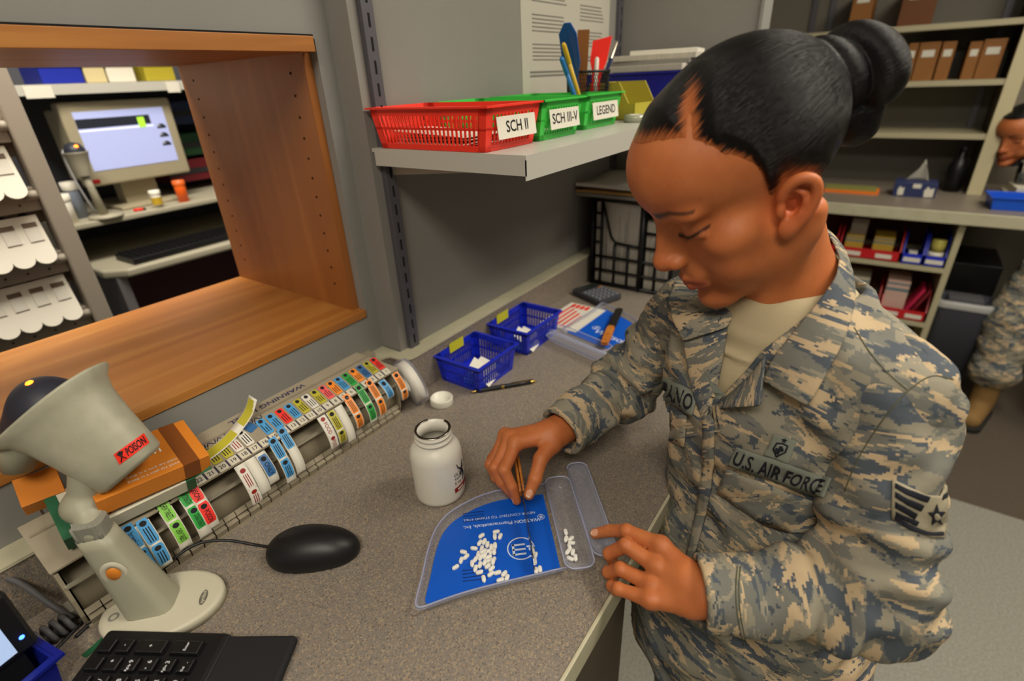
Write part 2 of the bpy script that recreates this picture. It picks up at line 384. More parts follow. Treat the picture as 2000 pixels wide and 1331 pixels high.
# ------------------------------------------------------------------ things on the counter
ZC = .920
def clearmat(name, col):
    m = bpy.data.materials.new(name); m.use_nodes = True; nt = m.node_tree; b = nt.nodes['Principled BSDF']; N = nt.nodes.new; Lk = nt.links.new
    b.inputs['Base Color'].default_value = lin(col); b.inputs['Roughness'].default_value = .07; b.inputs['Specular IOR Level'].default_value = .8
    lw = N('ShaderNodeLayerWeight'); lw.inputs['Blend'].default_value = .35; r = N('ShaderNodeMapRange'); r.inputs[1].default_value = .30; r.inputs[2].default_value = .95; r.inputs[3].default_value = .09; r.inputs[4].default_value = .75
    Lk(lw.outputs['Facing'], r.inputs[0]); Lk(r.outputs[0], b.inputs['Alpha']); return m
WP = mat('white_plastic', '#d9d6c8', .35); PAPER = mat('white_paper', '#dcd8ca', .7); BLACKP = mat('black_plastic', '#141416', .42, bump=(800, .05)); INK = mat('black_ink', '#15151a', .8)
CLEAR = clearmat('clear_acrylic', '#c3c7dd'); BLUEP = mat('tray_blue_insert', '#0d58c8', .35); WINK = mat('white_ink', '#c9d6ee', .6); DINK = mat('dark_blue_ink', '#0a2a6b', .6)
PILLM = mat('tablet_white', '#e9e7df', .55)
# -- pill bottle
bt = thing('pill_bottle', 'open white plastic pill bottle with torn foil seal and red label band', 'bottle', (.411, .447, ZC))
prof = [(.0, .0), (.034, .0), (.037, .003), (.0375, .008), (.0375, .072), (.036, .082), (.031, .090), (.0262, .094), (.0252, .0965), (.0252, .0985), (.0272, .0995), (.0272, .1015), (.0248, .103), (.0248, .1065), (.0262, .1075), (.0262, .1095), (.0248, .1105), (.0248, .114), (.0225, .114), (.0225, .094), (.030, .088), (.034, .075), (.0345, .006), (0, .005)]
MB().lathe(prof, 40).build('bottle_body', mat('bottle_hdpe', '#dcd8cc', .32, sss=.05), bt)
MB().lathe([(.0221, .1138), (.0256, .1138), (.0258, .1146), (.0222, .1146), (.0221, .1138)], 40, ang=5.2).build('foil_rim', mat('foil_silver', '#8f8a82', .2, 1.0), bt, rot=(0, 0, math.radians(60)))
MB().lathe([(.0, .030), (.0343, .030)], 24).build('cotton_fill', mat('tablet_fill', '#cfd3cf', .8), bt)
def wrap(m, r, a0, z0, s=1.0):
    m.v = [(r*math.cos(a0+p[0]*s/r), r*math.sin(a0+p[0]*s/r), z0+p[1]*s) for p in m.v]; return m
A0 = math.radians(-98)
def band(a0, a1, z0, z1, r): return MB().grid([[(r*math.cos(a0+(a1-a0)*k/10), r*math.sin(a0+(a1-a0)*k/10), z) for z in (z0, z1)] for k in range(11)], 0)
RED = mat('label_red', '#8d1d16', .5)
lb = band(A0-.05, A0+.95, .018, .0265, .0379).build('label_band', RED, bt)
band(A0+.10, A0+.42, .0205, .0235, .0382).build('label_print', PAPER, bt)
for s_, z_, sz, mt in (('GLYBURIDE', .049, .0075, INK), ('Tablets', .0415, .0065, INK), ('5 mg', .034, .007, RED)):
    wrap(textmb(s_, sz, 0, 'LEFT'), .0379, A0-.02, z_).build('label_print', mt, bt)
cv = MB()
for pts in (((.006, .066), (.009, .058), (.016, .052), (.020, .046), (.021, .038), (.017, .030)), ((.022, .064), (.019, .056), (.015, .047), (.011, .0445))):
    cv.tube([(.0381*math.cos(A0+p[0]/.0375), .0381*math.sin(A0+p[0]/.0375), p[1]) for p in pts], [.0004, .0010, .0013, .0013, .0009, .0004][:len(pts)], 6)
cv.build('label_swash', INK, bt)
# -- loose cap
cp = thing('bottle_cap', 'white ribbed screw cap lying upside down on the counter', 'bottle cap', (.589, .604, ZC))
n = 48; pr = []
m = MB().lathe([(0, 0), (.0200, 0), (.0213, .0012), (.0213, .0135), (.0206, .0145), (.0196, .0145), (.0194, .0035), (0, .0030)], 48); m.build('cap_shell', WP, cp)
m = MB()
for k in range(60): a = 2*PI*k/60; m.box((.0214*math.cos(a), .0214*math.sin(a), .0072), (.0008, .0008, .011), Matrix.Rotation(a, 3, 'Z'))
m.build('cap_ribs', WP, cp)
# -- pen
pa, pb = np.array([.642, .578, ZC+.0048]), np.array([.738, .494, ZC+.0048]); pb = pa+(pb-pa)/np.linalg.norm(pb-pa)*.135
pn = thing('pen', 'slim black ballpoint pen with gold ring and tips', 'pen', tuple(pa), math.atan2(pb[1]-pa[1], pb[0]-pa[0]))
ax = Matrix.Rotation(PI/2, 3, 'Y'); GOLD = mat('gold_trim', '#b99a4e', .25, 1.0)
MB().lathe([(.0028, .012), (.0042, .022), (.0046, .05), (.0046, .064)], 14, ax=ax, capb=True).build('barrel', BLACKP, pn); MB().lathe([(.0046, .068), (.0044, .10), (.0038, .124)], 14, ax=ax, capt=True).build('cap', BLACKP, pn)
MB().lathe([(.0006, .0), (.0014, .004), (.0028, .012)], 12, ax=ax, capb=True).build('tip', GOLD, pn); MB().lathe([(.0047, .0635), (.0049, .066), (.0047, .0685)], 14, ax=ax).build('ring', GOLD, pn); MB().lathe([(.0036, .124), (.0026, .133), (.0004, .135)], 12, ax=ax).build('tail', GOLD, pn)
MB().bb(.085, .128, -.0012, .0012, .0042, .0056).build('clip', GOLD, pn)
# -- mouse
ms = thing('computer_mouse', 'black computer mouse with a cable on the counter', 'mouse', (.2315, .5100, ZC), math.atan2(.461-.558, .264-.197))
def mouse_fn(P): 
    q = P.copy(); q[:, 2] = P[:, 2]-np.where(P[:, 0] > 0, .0, 0)
    d = ell(P, (.006, 0, .008), (.056, .031, .030)); d = smin(d, ell(P, (-.022, 0, .006), (.038, .029, .022)), .02); return np.maximum(d, .001-P[:, 2])
V, Q = polygonize(mouse_fn, (-.07, -.04, -.005), (.07, .04, .045), .0022); mobj('mouse_shell', npmesh('mouse_shell', V, Q), BLACKP, ms)
MB().lathe([(.0, -.0035), (.008, -.0035), (.0095, -.002), (.0095, .002), (.008, .0035), (0, .0035)], 20, c=(-.034, 0, .0235), ax=Matrix.Rotation(PI/2, 3, 'X')).build('scroll_wheel', mat('rubber_grey', '#26262a', .7), ms)
gp = MB().tube([(-.056, 0, .019), (-.045, 0, .0265), (-.030, 0, .0325), (-.016, 0, .0362)], .0007, 6); gp.build('button_gap', DARK, ms)
cab = [(.201, .556, .932), (.190, .578, .934), (.170, .604, .945), (.145, .622, .952), (.118, .630, .948), (.100, .640, .935), (.085, .660, .926), (.04, .665, .9235), (-.10, .60, .9235), (-.25, .55, .9235)]
cm = ms; im = Matrix.Translation((.2315, .51, ZC)) @ Matrix.Rotation(math.atan2(.461-.558, .264-.197), 4, 'Z')
MB().tube(smooth_path(cab), .0019, 8).xf(im.inverted()).build('cable', BLACKP, ms)
# -- pill counting trays
E2 = unit([.75, .66]); E1 = np.array([-E2[1], E2[0]])
def tray(label, loc, rz, logo):
    t = thing('counting_tray', label, 'pill tray', loc, rz); FY = Matrix.Diagonal((1, -1, 1, 1))
    def fl(m):
        m.xf(FY); m.f = [f[::-1] for f in m.f]; return m
    # local x = from the troughs towards the pouring tip, y = along the troughs
    out = [(.027, .068), (.085, .0665), (.120, .060), (.150, .046), (.174, .028), (.189, .004), (.198, -.03), (.203, -.064), (.208, -.092), (.209, -.105), (.202, -.109), (.184, -.1045), (.150, -.0965), (.100, -.089), (.027, -.080)]
    o = np.array([catmull(out, k/3) for k in range((len(out)-1)*3+1)])
    cen = np.array([.10, -.012]); inn = cen+(o-cen)*np.array([.955, .94]); inn2 = cen+(o-cen)*np.array([.925, .895])
    rows = [[(p[0], p[1], .0015) for p in inn2], [(p[0], p[1], .0022) for p in inn], [(p[0], p[1], .012) for p in o*.995+cen*.005], [(p[0], p[1], .0135) for p in o], [(p[0]+(p[0]-cen[0])*.015, p[1]+(p[1]-cen[1])*.03, .0125) for p in o]]
    m = MB().grid([[rows[i][j] for i in range(5)] for j in range(len(o))], .0014)
    fl(m).build('rim', CLEAR, t)
    fl(MB().prism([tuple(p) for p in inn2], .0008, .0016)).build('floor_plate', CLEAR, t)
    ins = [p for p in inn2]; pl = fl(MB().prism([tuple(p) for p in cen+(o-cen)*np.array([.915, .885])], .0018, .0026)).build('blue_insert', BLUEP, t)
    def txt(s, x, y, sz, rot, mt=WINK, b=0): q = textmb(s, sz, b); q.xf(Matrix.Translation((x, y, .0028)) @ Matrix.Rotation(rot, 4, 'Z')); q.build('print', mt, pl)
    R_ = -PI/2
    if logo == 1:
        ring = fl(MB().lathe([(.0165, 0), (.0182, 0)], 40, c=(.078, -.034, .0029))); ring.build('print', WINK, pl)
        g = MB()
        for yy in (-.043, -.0355, -.028): g.bb(.072, .089, yy-.0014, yy+.0014, .0028, .0030)
        g.bb(.0865, .0895, -.0445, -.0265, .0028, .0030); g.bb(.062, .0705, -.0335, -.0308, .0028, .003); g.lathe([(.0022, 0), (.0042, 0)], 16, c=(.0640, -.0365, .0029)); fl(g).build('print', WINK, pl)
        s_ = MB().lathe([(.0042, 0), (.0050, 0)], 24, c=(.0435, .0155, .0029)); s_.bb(.0415, .0455, .0135, .0145, .0028, .003); s_.bb(.0415, .0455, .0150, .0160, .0028, .003); s_.bb(.0415, .0455, .0165, .0175, .0028, .003); fl(s_).build('print', WINK, pl)
        txt('WATSON Pharmaceuticals, Inc.', .099, -.012, .0082, 0, b=.0001); txt('NEVER CONTENT TO STAND STILL', .101, -.0255, .0064, 0, b=.0)
        for k in range(4): fl(MB().bb(.122, .152, .022+.0052*k, .0232+.0052*k, .0027, .0029)).build('print', DINK, pl)
        for k in range(4): fl(MB().bb(.125, .155, -.058-.0052*k, -.0568-.0052*k, .0027, .0029)).build('print', DINK, pl)
    else:
        txt('Watson', .085, -.020, .030, R_, b=.0003); ring = MB().lathe([(.0085, 0), (.0100, 0)], 30, c=(.098, .036, .0029)); ring.bb(.091, .105, .034, .038, .0028, .003); ring.build('print', WINK, pl)
    def trough(x0, x1, y0, y1, depth, lid=False):
        n = 12; xc = (x0+x1)/2; r = (x1-x0)/2; P_ = []
        for j in range(n+1):
            a = PI*j/n; x = xc-r*math.cos(a); z = .019-math.sin(a)*depth if not lid else .0175+math.sin(a)*.0085
            row = []
            for k in range(13):
                yy = y0+(y1-y0)*k/12; e = min(k, 12-k)/2.0; f = 1.0 if e >= 1 else math.sqrt(max(1-(1-e)**2, .02))
                row.append((xc+(x-xc)*(.55+.45*f), yy, .019-(.019-z)*f if not lid else .0175+(z-.0175)*f))
            P_.append(row)
        return MB().grid(P_, .0014)
    LIP_GLINT = mat('acrylic_lip_glint', '#b4b8d2', .12, alpha=.55, spec=.8)  # paler, less clear plastic on the lips stands in for bright edge highlights
    lip_ = MB().tube([(p[0], p[1], .0138) for p in o], .0013, 6)
    for x0, x1, y0, y1 in ((-.008, .029, -.088, .074), (-.040, -.009, -.074, .100)):
        rr_ = rrect(x1-x0, y1-y0, .012, 4); lip_.tube([(p[0]+(x0+x1)/2, p[1]+(y0+y1)/2, .0192) for p in rr_+rr_[:1]], .0012, 6)
    fl(lip_).build('lip', LIP_GLINT, t)
    fl(trough(-.008, .029, -.088, .074, .0175)).build('trough', CLEAR, t)
    fl(trough(-.040, -.009, -.074, .100, .0160)).build('trough', CLEAR, t)
    fl(trough(-.040, -.009, -.070, .100, .016, True)).build('trough_lid', CLEAR, t)
    fl(MB().lathe([(.0, 0), (.008, .0), (.0095, .002), (.008, .006), (0, .0075)], 20, c=(-.028, -.060, .025))).build('thumb_stop', CLEAR, t)
    return t
TR = np.array([.462, .247])
tray('clear counting tray with blue insert holding the pile of white tablets', (TR[0], TR[1], ZC), math.atan2(E1[1], E1[0]), 1)
tr2 = (.925, .487); tray('clear counting tray with blue insert lying empty by the blue baskets', (tr2[0], tr2[1], ZC), math.radians(-14), 2)
# -- tablets
pm = MB()
for zz, sc in ((0, .75), (.0008, .95), (.0014, 1), (.0026, 1), (.0032, .95), (.0038, .72)): pass
def tablet():
    o_ = [(p[0], p[1]) for p in rrect(.0098, .0052, .0026, 4)]; n = len(o_); V = []; F = []
    lv = ((0, .78), (.0007, .96), (.0014, 1), (.0026, 1), (.0033, .96), (.0039, .74))
    for z, s_ in lv:
        for p in o_: V.append((p[0]*(1-(1-s_)*.55), p[1]*s_, z))
    for i in range(len(lv)-1):
        for k in range(n): F.append((i*n+k, i*n+(k+1) % n, (i+1)*n+(k+1) % n, (i+1)*n+k))
    F.append(tuple(range(n))[::-1]); F.append(tuple((len(lv)-1)*n+k for k in range(n)))
    m = MB().add(V, F, True); me = m.mesh('tablet'); me.materials.append(PILLM); return me
PM = tablet()
def pills(lst, zl, label, group):
    done = []
    for X, Y, a in lst:
        px, py = 780+X/2.773, 740+Y/2.773; z = zl
        for it in range(4):
            p = onz(px, py, z+.002); hh = 0
            for q in done:
                if math.hypot(q[0]-p[0], q[1]-p[1]) < .0052: hh = max(hh, q[2]-zl+.0036)
            z = zl+min(hh, .0078)
        done.append((p[0], p[1], z))
        o_ = mobj('tablet', PM, None, None, (p[0], p[1], z), (random.uniform(-.04, .04), random.uniform(-.04, .04), math.radians(a)+math.radians(-42))); tag(o_, label, 'pill', group)
random.seed(5)
pills([(525, 830, 0), (445, 852, 30), (517, 857, 80), (547, 855, 60), (435, 890, 50), (460, 883, 60), (477, 899, 70), (497, 903, 80), (519, 905, 80), (447, 922, 70), (405, 920, -25), (475, 937, 10), (500, 928, 40), (514, 937, 80), (347, 940, -30), (362, 965, 40), (335, 985, 70), (305, 1022, 25), (428, 952, 70), (440, 970, 60), (462, 957, 60), (484, 967, 20), (509, 962, 50), (412, 980, 50), (395, 1002, 80), (437, 1008, 70), (463, 995, 60), (508, 990, 70), (413, 1028, 65), (480, 1015, 30), (500, 1030, 35), (434, 1050, 5), (457, 1085, 88), (495, 1048, 30), (532, 1052, 5), (568, 1058, 40), (583, 1080, 60), (547, 1092, 5), (487, 985, 15), (455, 935, 20)], ZC+.0028, 'white oblong tablet in the pile on the blue tray', 'tablets in the pile on the tray')
pills([(722, 935, 80), (737, 957, 60), (734, 990, 80), (740, 1040, 80), (762, 1033, 80)], ZC+.0028, 'white oblong tablet swept against the spatula blade', 'tablets beside the spatula')
pills([(901, 832, 85), (903, 868, 60), (930, 868, 30), (932, 890, -20), (922, 912, 88), (912, 938, 40), (940, 940, 60), (925, 975, -45), (954, 970, 75)], ZC+.0045, 'white oblong tablet counted into the clear trough', 'tablets in the trough')
# -- spatulas
STEEL = mat('blade_steel', '#8b8b90', .22, 1.0); WOODH = woodmat('spatula_handle_wood', '#a45a1c', '#cf8637', '#bb6f28', (40, 8, 40), .5); BRASS = mat('rivet_brass', '#6e4a1f', .4, .8)
def spatula(label, M, n=3):
    t = thing('spatula', label, 'spatula', (0, 0, 0)); t.matrix_world = M
    # local x along, y thickness, z width
    b = MB().prism([(-.004, -.0095), (.105, -.0095), (.112, -.006), (.114, 0), (.112, .006), (.105, .0095), (-.004, .0095), (-.088, .0075), (-.088, -.0075)], -.0005, .0005, Matrix.Rotation(PI/2, 4, 'X')); b.build('blade', STEEL, t)
    for s_ in (-1, 1):
        h_ = MB().prism([(-.090, -.0075), (-.060, -.0088), (-.010, -.0090), (.0, -.0055), (.0, .0055), (-.010, .0090), (-.060, .0088), (-.090, .0075)], .0005, .0042, Matrix.Rotation(PI/2*s_, 4, 'X')).build('handle_scale', WOODH, t, bevel=.0008)
        for k in range(n): MB().lathe([(0, .0), (.0018, 0), (.0018, .0046)], 10, c=(-.078+.03*k, 0, 0), ax=Matrix.Rotation(PI/2*s_, 3, 'X'), capt=True).build('rivet', BRASS, t)
    return t
p0 = np.array([.4445, .3205, .951]); p1 = np.array([.362, .2475, .9335]); exv = p1-p0
spatula('steel spatula with riveted wooden handle held by the woman', basis(tuple(p0), tuple(exv), tuple(np.cross([0, 0, 1.0], exv))))
a_, b_ = np.array([.932, .431]), np.array([1.127, .483]); d_ = b_-a_
spatula('steel spatula with riveted wooden handle lying on the empty tray', basis((a_[0]+d_[0]*.45, a_[1]+d_[1]*.45, ZC+.020), (d_[0], d_[1], 0), (0, 0, 1)))
# ------------------------------------------------------------------ label dispenser and its neighbours
BEIGE = mat('dispenser_beige_steel', '#8f8571', .5, noise=(30, '#978d79')); BEIGED = mat('dispenser_beige_dark', '#7d735f', .55); BARM = mat('bar_metal', '#c9c2ac', .3, .6)  # second beige is the darker tone of the roll trough
CLR = {'red': '#e8362c', 'yellow': '#b5ad35', 'blue': '#4a97cf', 'navy': '#33669c', 'orange': '#ee8a2e', 'green': '#33a045', 'lime': '#7fc24a', 'pink': '#ea5f5f', 'white': '#d8d5ca'}
def CM(c): return mat('tag_'+c, CLR[c], .45)
X0, X1 = .016, .535
dp = thing('label_dispenser', 'long beige warning label dispenser with numbered cards along its top', 'label dispenser', (X0, .68, ZC))
def D(m): return m.xf(Matrix.Translation((-X0, -.68, -ZC)))
PT = [(.7125, 1.043), (.648, 1.0115)]              # top panel, (y, z)
D(MB().add([(x, PT[0][0], PT[0][1]) for x in (X0, X1-.035)]+[(X1, PT[1][0], PT[1][1]), (X0, PT[1][0], PT[1][1])]+[(x, PT[0][0], PT[0][1]-.0022) for x in (X0, X1-.035)]+[(X1, PT[1][0], PT[1][1]-.0022), (X0, PT[1][0], PT[1][1]-.0022)], [(0, 3, 2, 1), (4, 5, 6, 7), (0, 1, 5, 4), (1, 2, 6, 5), (2, 3, 7, 6), (3, 0, 4, 7)])).build('top_panel', BEIGE, dp)
D(MB().bb(X0+.004, X1-.01, .694, .7125, ZC, 1.036)).build('back_panel', BEIGE, dp)
sec = [(.694, .9225), (.664, .9225), (.652, .935), (.6495, .955), (.655, .975), (.668, .985), (.694, .99)]
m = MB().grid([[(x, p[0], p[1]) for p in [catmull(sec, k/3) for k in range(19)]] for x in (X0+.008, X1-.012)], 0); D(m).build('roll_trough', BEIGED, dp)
for x in (X0+.002, X1-.016): D(MB().prism([(.712, ZC), (.650, ZC), (.643, .94), (.643, .965), (.650, 1.004), (.712, 1.036)], 0, .004, Matrix(((0, 0, 1, x), (1, 0, 0, 0), (0, 1, 0, 0), (0, 0, 0, 1))))).build('end_plate', BEIGE, dp)
D(MB().bb(X0+.004, X1-.014, .6445, .6485, .983, .9865)).build('tear_bar', BARM, dp)
D(MB().bb(X0+.004, X1-.014, .640, .660, ZC, .9235)).build('foot_rail', BEIGE, dp)
tm = MB().box((0, 0, 0), (.0146, .011, .012)).mesh('guide_tooth'); tm.materials.append(BEIGE); tm2 = MB().box((0, 0, 0), (.0152, .0022, .0075)).mesh('guide_clip'); tm2.materials.append(BEIGE)
for k in range(31):
    x = X0+.015+.0164*k
    if x < X1-.018: mobj('guide_tooth', tm, None, dp, (x-X0, .6445-.68, .930-ZC), (.35, 0, 0)); mobj('guide_clip', tm2, None, dp, (x-X0, .6435-.68, .9425-ZC), (-.5, 0, 0))
# printed panel
ey = Vector((0, PT[0][0]-PT[1][0], PT[0][1]-PT[1][1])).normalized()
def on_panel(x, v): return (x, PT[1][0]+ey.y*v, PT[1][1]+ey.z*v)     # v from the front edge up
def panel_m(x, v, rot=0.0, lift=.0004):
    p = on_panel(x, v); M_ = basis(p, (1, 0, 0), tuple(ey)); return Matrix.Translation(Vector(M_.col[2][:3])*lift) @ M_ @ Matrix.Rotation(rot, 4, 'Z')
PRINT = mat('panel_print_navy', '#2d2a4a', .7)
def pt(m, x, v, name, mt, par=dp, rot=0.0, lift=.0004): return D(m.xf(panel_m(x, v, rot, lift))).build(name, mt, par)
pt(textmb('WARNING LABEL', .0095, .0002, sx=1.7), .320, .0630, 'panel_lettering', PRINT, rot=PI)
sw = MB(); 
for k in range(7): sw.tube(smooth_path([(-.045+.014*k, -.006, 0), (-.04+.014*k, .004, 0), (-.033+.014*k, -.002, 0), (-.03+.014*k, .007, 0)], 3), .0007, 4)
pt(sw, .245, .047, 'panel_lettering', PRINT)
cols = ['red', 'yellow', 'navy', 'orange', 'green', 'blue', 'orange', 'pink', 'yellow', 'white', 'yellow', 'blue', 'red', 'blue', 'blue', None, 'white', 'white', 'yellow', 'yellow', 'red', 'green', 'blue']
cardm = MB().prism(rrect(.0128, .0125, .0004, 1), 0, .0004).mesh('number_card'); cardm.materials.append(mat('card_cream', '#c9c3b1', .7))
tabm = MB().prism(rrect(.0124, .0300, .0022, 3), 0, .0003)
sepm = MB().box((0, 0, 0), (.0016, .012, .0003)).mesh('separator_mark'); sepm.materials.append(PRINT)
for n in list(range(1, 26))+[30]:
    x = .511-.0157*(n-1); co = mobj('number_card', cardm, None, dp); co.matrix_local = Matrix.Translation((-X0, -.68, -ZC)) @ panel_m(x, .0068)
    so = mobj('separator_mark', sepm, None, dp); so.matrix_local = Matrix.Translation((-X0, -.68, -ZC)) @ panel_m(x-.0079, .0075)
    pt(textmb(str(n), .0085, .0001), x, .0068, 'number', INK, rot=PI*0, lift=.0009)
    if n <= 23 and cols[n-1]:
        l_ = pt(MB().prism(rrect(.0124, .0300, .0022, 3), 0, .0003), x, .0300, 'sample_label', CM(cols[n-1]))
        g = MB(); random.seed(n)
        for k in range(3): g.bb(-.004+.0035*k, -.0028+.0035*k, -.011, -.011+random.uniform(.010, .017), .0004, .0006)
        g.prism(circ(.0034, 10, (0, .0105)), .0004, .0006); pt(g, x, .0300, 'sample_print', INK if cols[n-1] not in ('white',) else RED if n == 18 else INK)
pt(MB().prism(rrect(.0124, .0260, .0022, 3), 0, .0003), .511-.0157*28, .0300, 'sample_label', CM('orange'))
pt(MB().prism(rrect(.0145, .0140, .0015, 3), 0, .0004), .511-.0157*15, .040, 'sample_label', CM('navy'), rot=.3)
# hanging strips of labels
def strip(px, py, colr, label, drop=.055, curl=.006, words=None, wd=.0150, n_lab=2, start=.0, tilt=0.0):
    x = ony(px, py, .640)[0]; t = thing('label_strip', label, 'label strip', (x, .650, 1.009), 0, 'label strips hanging from the dispenser')
    drop *= 1.25; L_ = drop; N = 16
    def cur(s):                               # arc length -> (y, z)
        q = s/L_; return (-.0035-.020*math.sin(min(q, 1)*2.0), -s*.90+.004*q)
    def at(u, s, lift=0):                     # u across, s along
        y, z = cur(s); y2, z2 = cur(s+.0005); d = Vector((0, y2-y, z2-z)).normalized(); nrm = Vector((0, d.z, -d.y)); nrm = nrm if nrm.y < 0 else -nrm
        return (u+tilt*s, y+nrm.y*lift, z+nrm.z*lift)
    MB().grid([[at(u, L_*k/N) for k in range(N+1)] for u in (-wd/2, wd/2)], .0002).build('backing_paper', PAPER, t)
    s0 = start
    for i in range(n_lab):
        s1 = min(s0+.034, L_-.002)
        if s1-s0 < .006: break
        o_ = rrect(wd*.86, s1-s0, min(.0026, (s1-s0)/3), 4); r_ = []
        K = 8; g = MB().grid([[at(u*(1 if 0 < k < K else .8), s0+(s1-s0)*k/K, .0005) for k in range(K+1)] for u in (-wd*.43, wd*.43)], 0)
        lo = g.build('label', CM(colr), t)
        if True:
            if words: tx = textmb(words[i % len(words)], 1.0, .01)
            else:
                tx = MB()
                for k in range(3): tx.add([(.2*j, k*.4, 0) for j in range(13)]+[(.2*j, k*.4+.16, 0) for j in range(13)], [(j, j+1, j+14, j+13) for j in range(12)])
            xs = [p[0] for p in tx.v]; ys = [p[1] for p in tx.v]; w_ = max(xs)-min(xs); h_ = max(ys)-min(ys)
            ic = MB().prism(circ(wd*.26, 12), 0, .0001)
            tx.v = [at((p[1]-sum((max(ys), min(ys)))/2)/h_*wd*.44*(-1)*-1, s0+(s1-s0)*(.34+.60*(p[0]-min(xs))/w_), .0008) for p in tx.v]; tx.build('print', INK if colr != 'white' else RED, lo)
            ic.v = [at(p[0], s0+(s1-s0)*.17+p[1]*.9, .0008) for p in ic.v]; ic.build('print', INK if colr != 'white' else RED, lo)
        s0 = s1+.003
    return t
strip(782, 772, 'orange', 'white strip with orange labels hanging past the end of the dispenser', .048, .01, None)
strip(752, 763, 'blue', 'short blue label strip next to the dispenser end plate', .030, .004, None, n_lab=1)
strip(737, 792, 'orange', 'orange label strip between the short blue strip and the bright green strip', .050, .006, None, start=-.012)
strip(717, 800, 'green', 'bright green label strip hanging between two orange strips', .052, .006, None, start=-.014)
strip(692, 815, 'orange', 'orange label strip hanging over the long blank white strip', .046, .006, None, start=-.010)
strip(672, 828, 'white', 'long blank white strip between orange and yellow label strips', .060, .010, None, n_lab=0)
strip(655, 832, 'yellow', 'yellow label strip beside the white and black food strip', .052, .006, None, start=.0)
strip(637, 838, 'white', 'white and black label strip reading food', .052, .006, ['FOOD'], start=.0)
strip(569, 880, 'blue', 'half used blue strip with bare white lower end', .056, .008, None, n_lab=1, start=-.016)
strip(547, 890, 'blue', 'blue label strip between the half used strip and the navy strip', .060, .006, None, start=-.010)
strip(517, 905, 'navy', 'short navy blue label strip reading only', .045, .006, ['ONLY'], n_lab=1, start=.004)
strip(478, 930, 'white', 'white label strip with red print', .058, .006, None, start=.004)
strip(500, 925, 'white', 'narrow blank white strip touching the red printed strip', .052, .010, None, n_lab=0)
strip(393, 985, 'red', 'red label strip reading poison', .052, .006, ['POISON'], start=-.020)
strip(377, 1000, 'green', 'green label strip reading dosage strength', .056, .006, ['DOSAGE STRENGTH'], start=-.022)
strip(338, 1022, 'lime', 'lime green label strip reading chew tablets', .054, .006, ['CHEW TABLETS'], start=-.018)
strip(300, 1062, 'blue', 'pale blue label strip beside the lime green strip', .060, .006, None, start=-.004)
strip(278, 1085, 'blue', 'long blue label strip reading for rectal use only beside the scanner stand', .078, .004, ['for rectal use', 'ONLY'], start=-.008)
# curled yellow strip standing on the panel
cy = thing('label_strip', 'curled strip of yellow labels standing up from the dispenser top', 'label strip', on_panel(.205, .030), 0)
base = [(0, 0, .001), (.030, .006, .003), (.055, .012, .010), (.078, .017, .022), (.092, .019, .040)]; cc = smooth_path(base, 4)
MB().grid([[(p[0], p[1]-.008, p[2]) for p in cc], [(p[0]-.002, p[1]+.008, p[2]+.005) for p in cc]], .0003).build('backing_paper', PAPER, cy)
for a, b in ((0, 8), (9, 16)): MB().grid([[(p[0]-.0002, p[1]-.0065, p[2]+.0009) for p in cc[a:b]], [(p[0]-.002, p[1]+.0062, p[2]+.0050) for p in cc[a:b]]], 0).build('label', CM('yellow'), cy)
# roll of labels leaning on the end of the dispenser
rl = thing('label_roll', 'loose clear-wrapped roll of white and red labels at the dispenser end', 'label roll', (.562, .655, ZC+.047), (math.radians(4), math.radians(78), math.radians(-14)))
MB().lathe([(.017, -.009), (.041, -.009), (.041, .009), (.017, .009), (.017, -.009)], 36).build('roll', PAPER, rl)
MB().lathe([(.0414, -.0075), (.0414, .0075)], 36, ang=2.6).build('printed_wrap', CM('pink'), rl)
MB().lathe([(.015, -.0125), (.044, -.0125), (.0465, 0), (.044, .0125), (.015, .0125)], 30).build('plastic_sleeve', CLEAR, rl)
rl2 = thing('label_roll', 'white label roll standing between the dispenser and wall corner', 'label roll', (.545, .690, ZC+.030), (math.radians(0), math.radians(84), math.radians(-8)))
MB().lathe([(.012, -.007), (.030, -.007), (.030, .007), (.012, .007), (.012, -.007)], 36).build('roll', PAPER, rl2)
# -- cartons on the dispenser
ORB = mat('carton_orange', '#c9761f', .5, noise=(20, '#d07e28')); GRN = mat('carton_green', '#1f5a3a', .55); CART = mat('carton_white', '#cfcab6', .6); BRN = mat('carton_brown_stripe', '#7a4317', .5)
def carton(name, label, p, q, r, h, base_mt):
    """p = corner, q / r = ends of the two base edges"""
    p, q, r = [Vector(v) for v in (p, q, r)]; M_ = basis(tuple(p), tuple(q-p), tuple(r-p)); t = thing(name, label, 'box'); t.matrix_world = M_
    lx = (q-p).length; ly = (r-p).length; MB().bb(0, lx, 0, ly, 0, h).build('carton', base_mt, t, bevel=.0006); return t, lx, ly
wt, lx, ly = carton('medicine_carton', 'white medicine carton with green ends lying open on the dispenser', (.040, .655, 1.022), (.172, .640, 1.018), (.048, .712, 1.048), .022, CART)
for x in (-.0006, lx-.010): MB().bb(x, x+.0106, -.0005, ly+.0005, -.0004, .0225).build('end_flap', GRN, wt)
MB().add([(lx, 0, .022), (lx, ly, .022), (lx+.020, ly+.004, .030), (lx+.020, -.004, .030)], [(0, 1, 2, 3)]).build('open_flap', GRN, wt)
MB().bb(.030, .046, .006, .010, .0221, .0226).build('print', RED, wt)
ot, lx, ly = carton('medicine_carton', 'orange medicine carton with brown stripe resting on the white carton', (.075, .640, 1.050), (.192, .628, 1.040), (.082, .716, 1.070), .024, ORB)
MB().bb(lx-.030, lx-.012, -.0003, ly+.0003, -.0003, .0243).build('stripe', BRN, ot)
tx = textmb('tion', .020, .0002); tx.xf(Matrix.Translation((lx-.055, ly*.55, .0245))); tx.build('print', PAPER, ot)
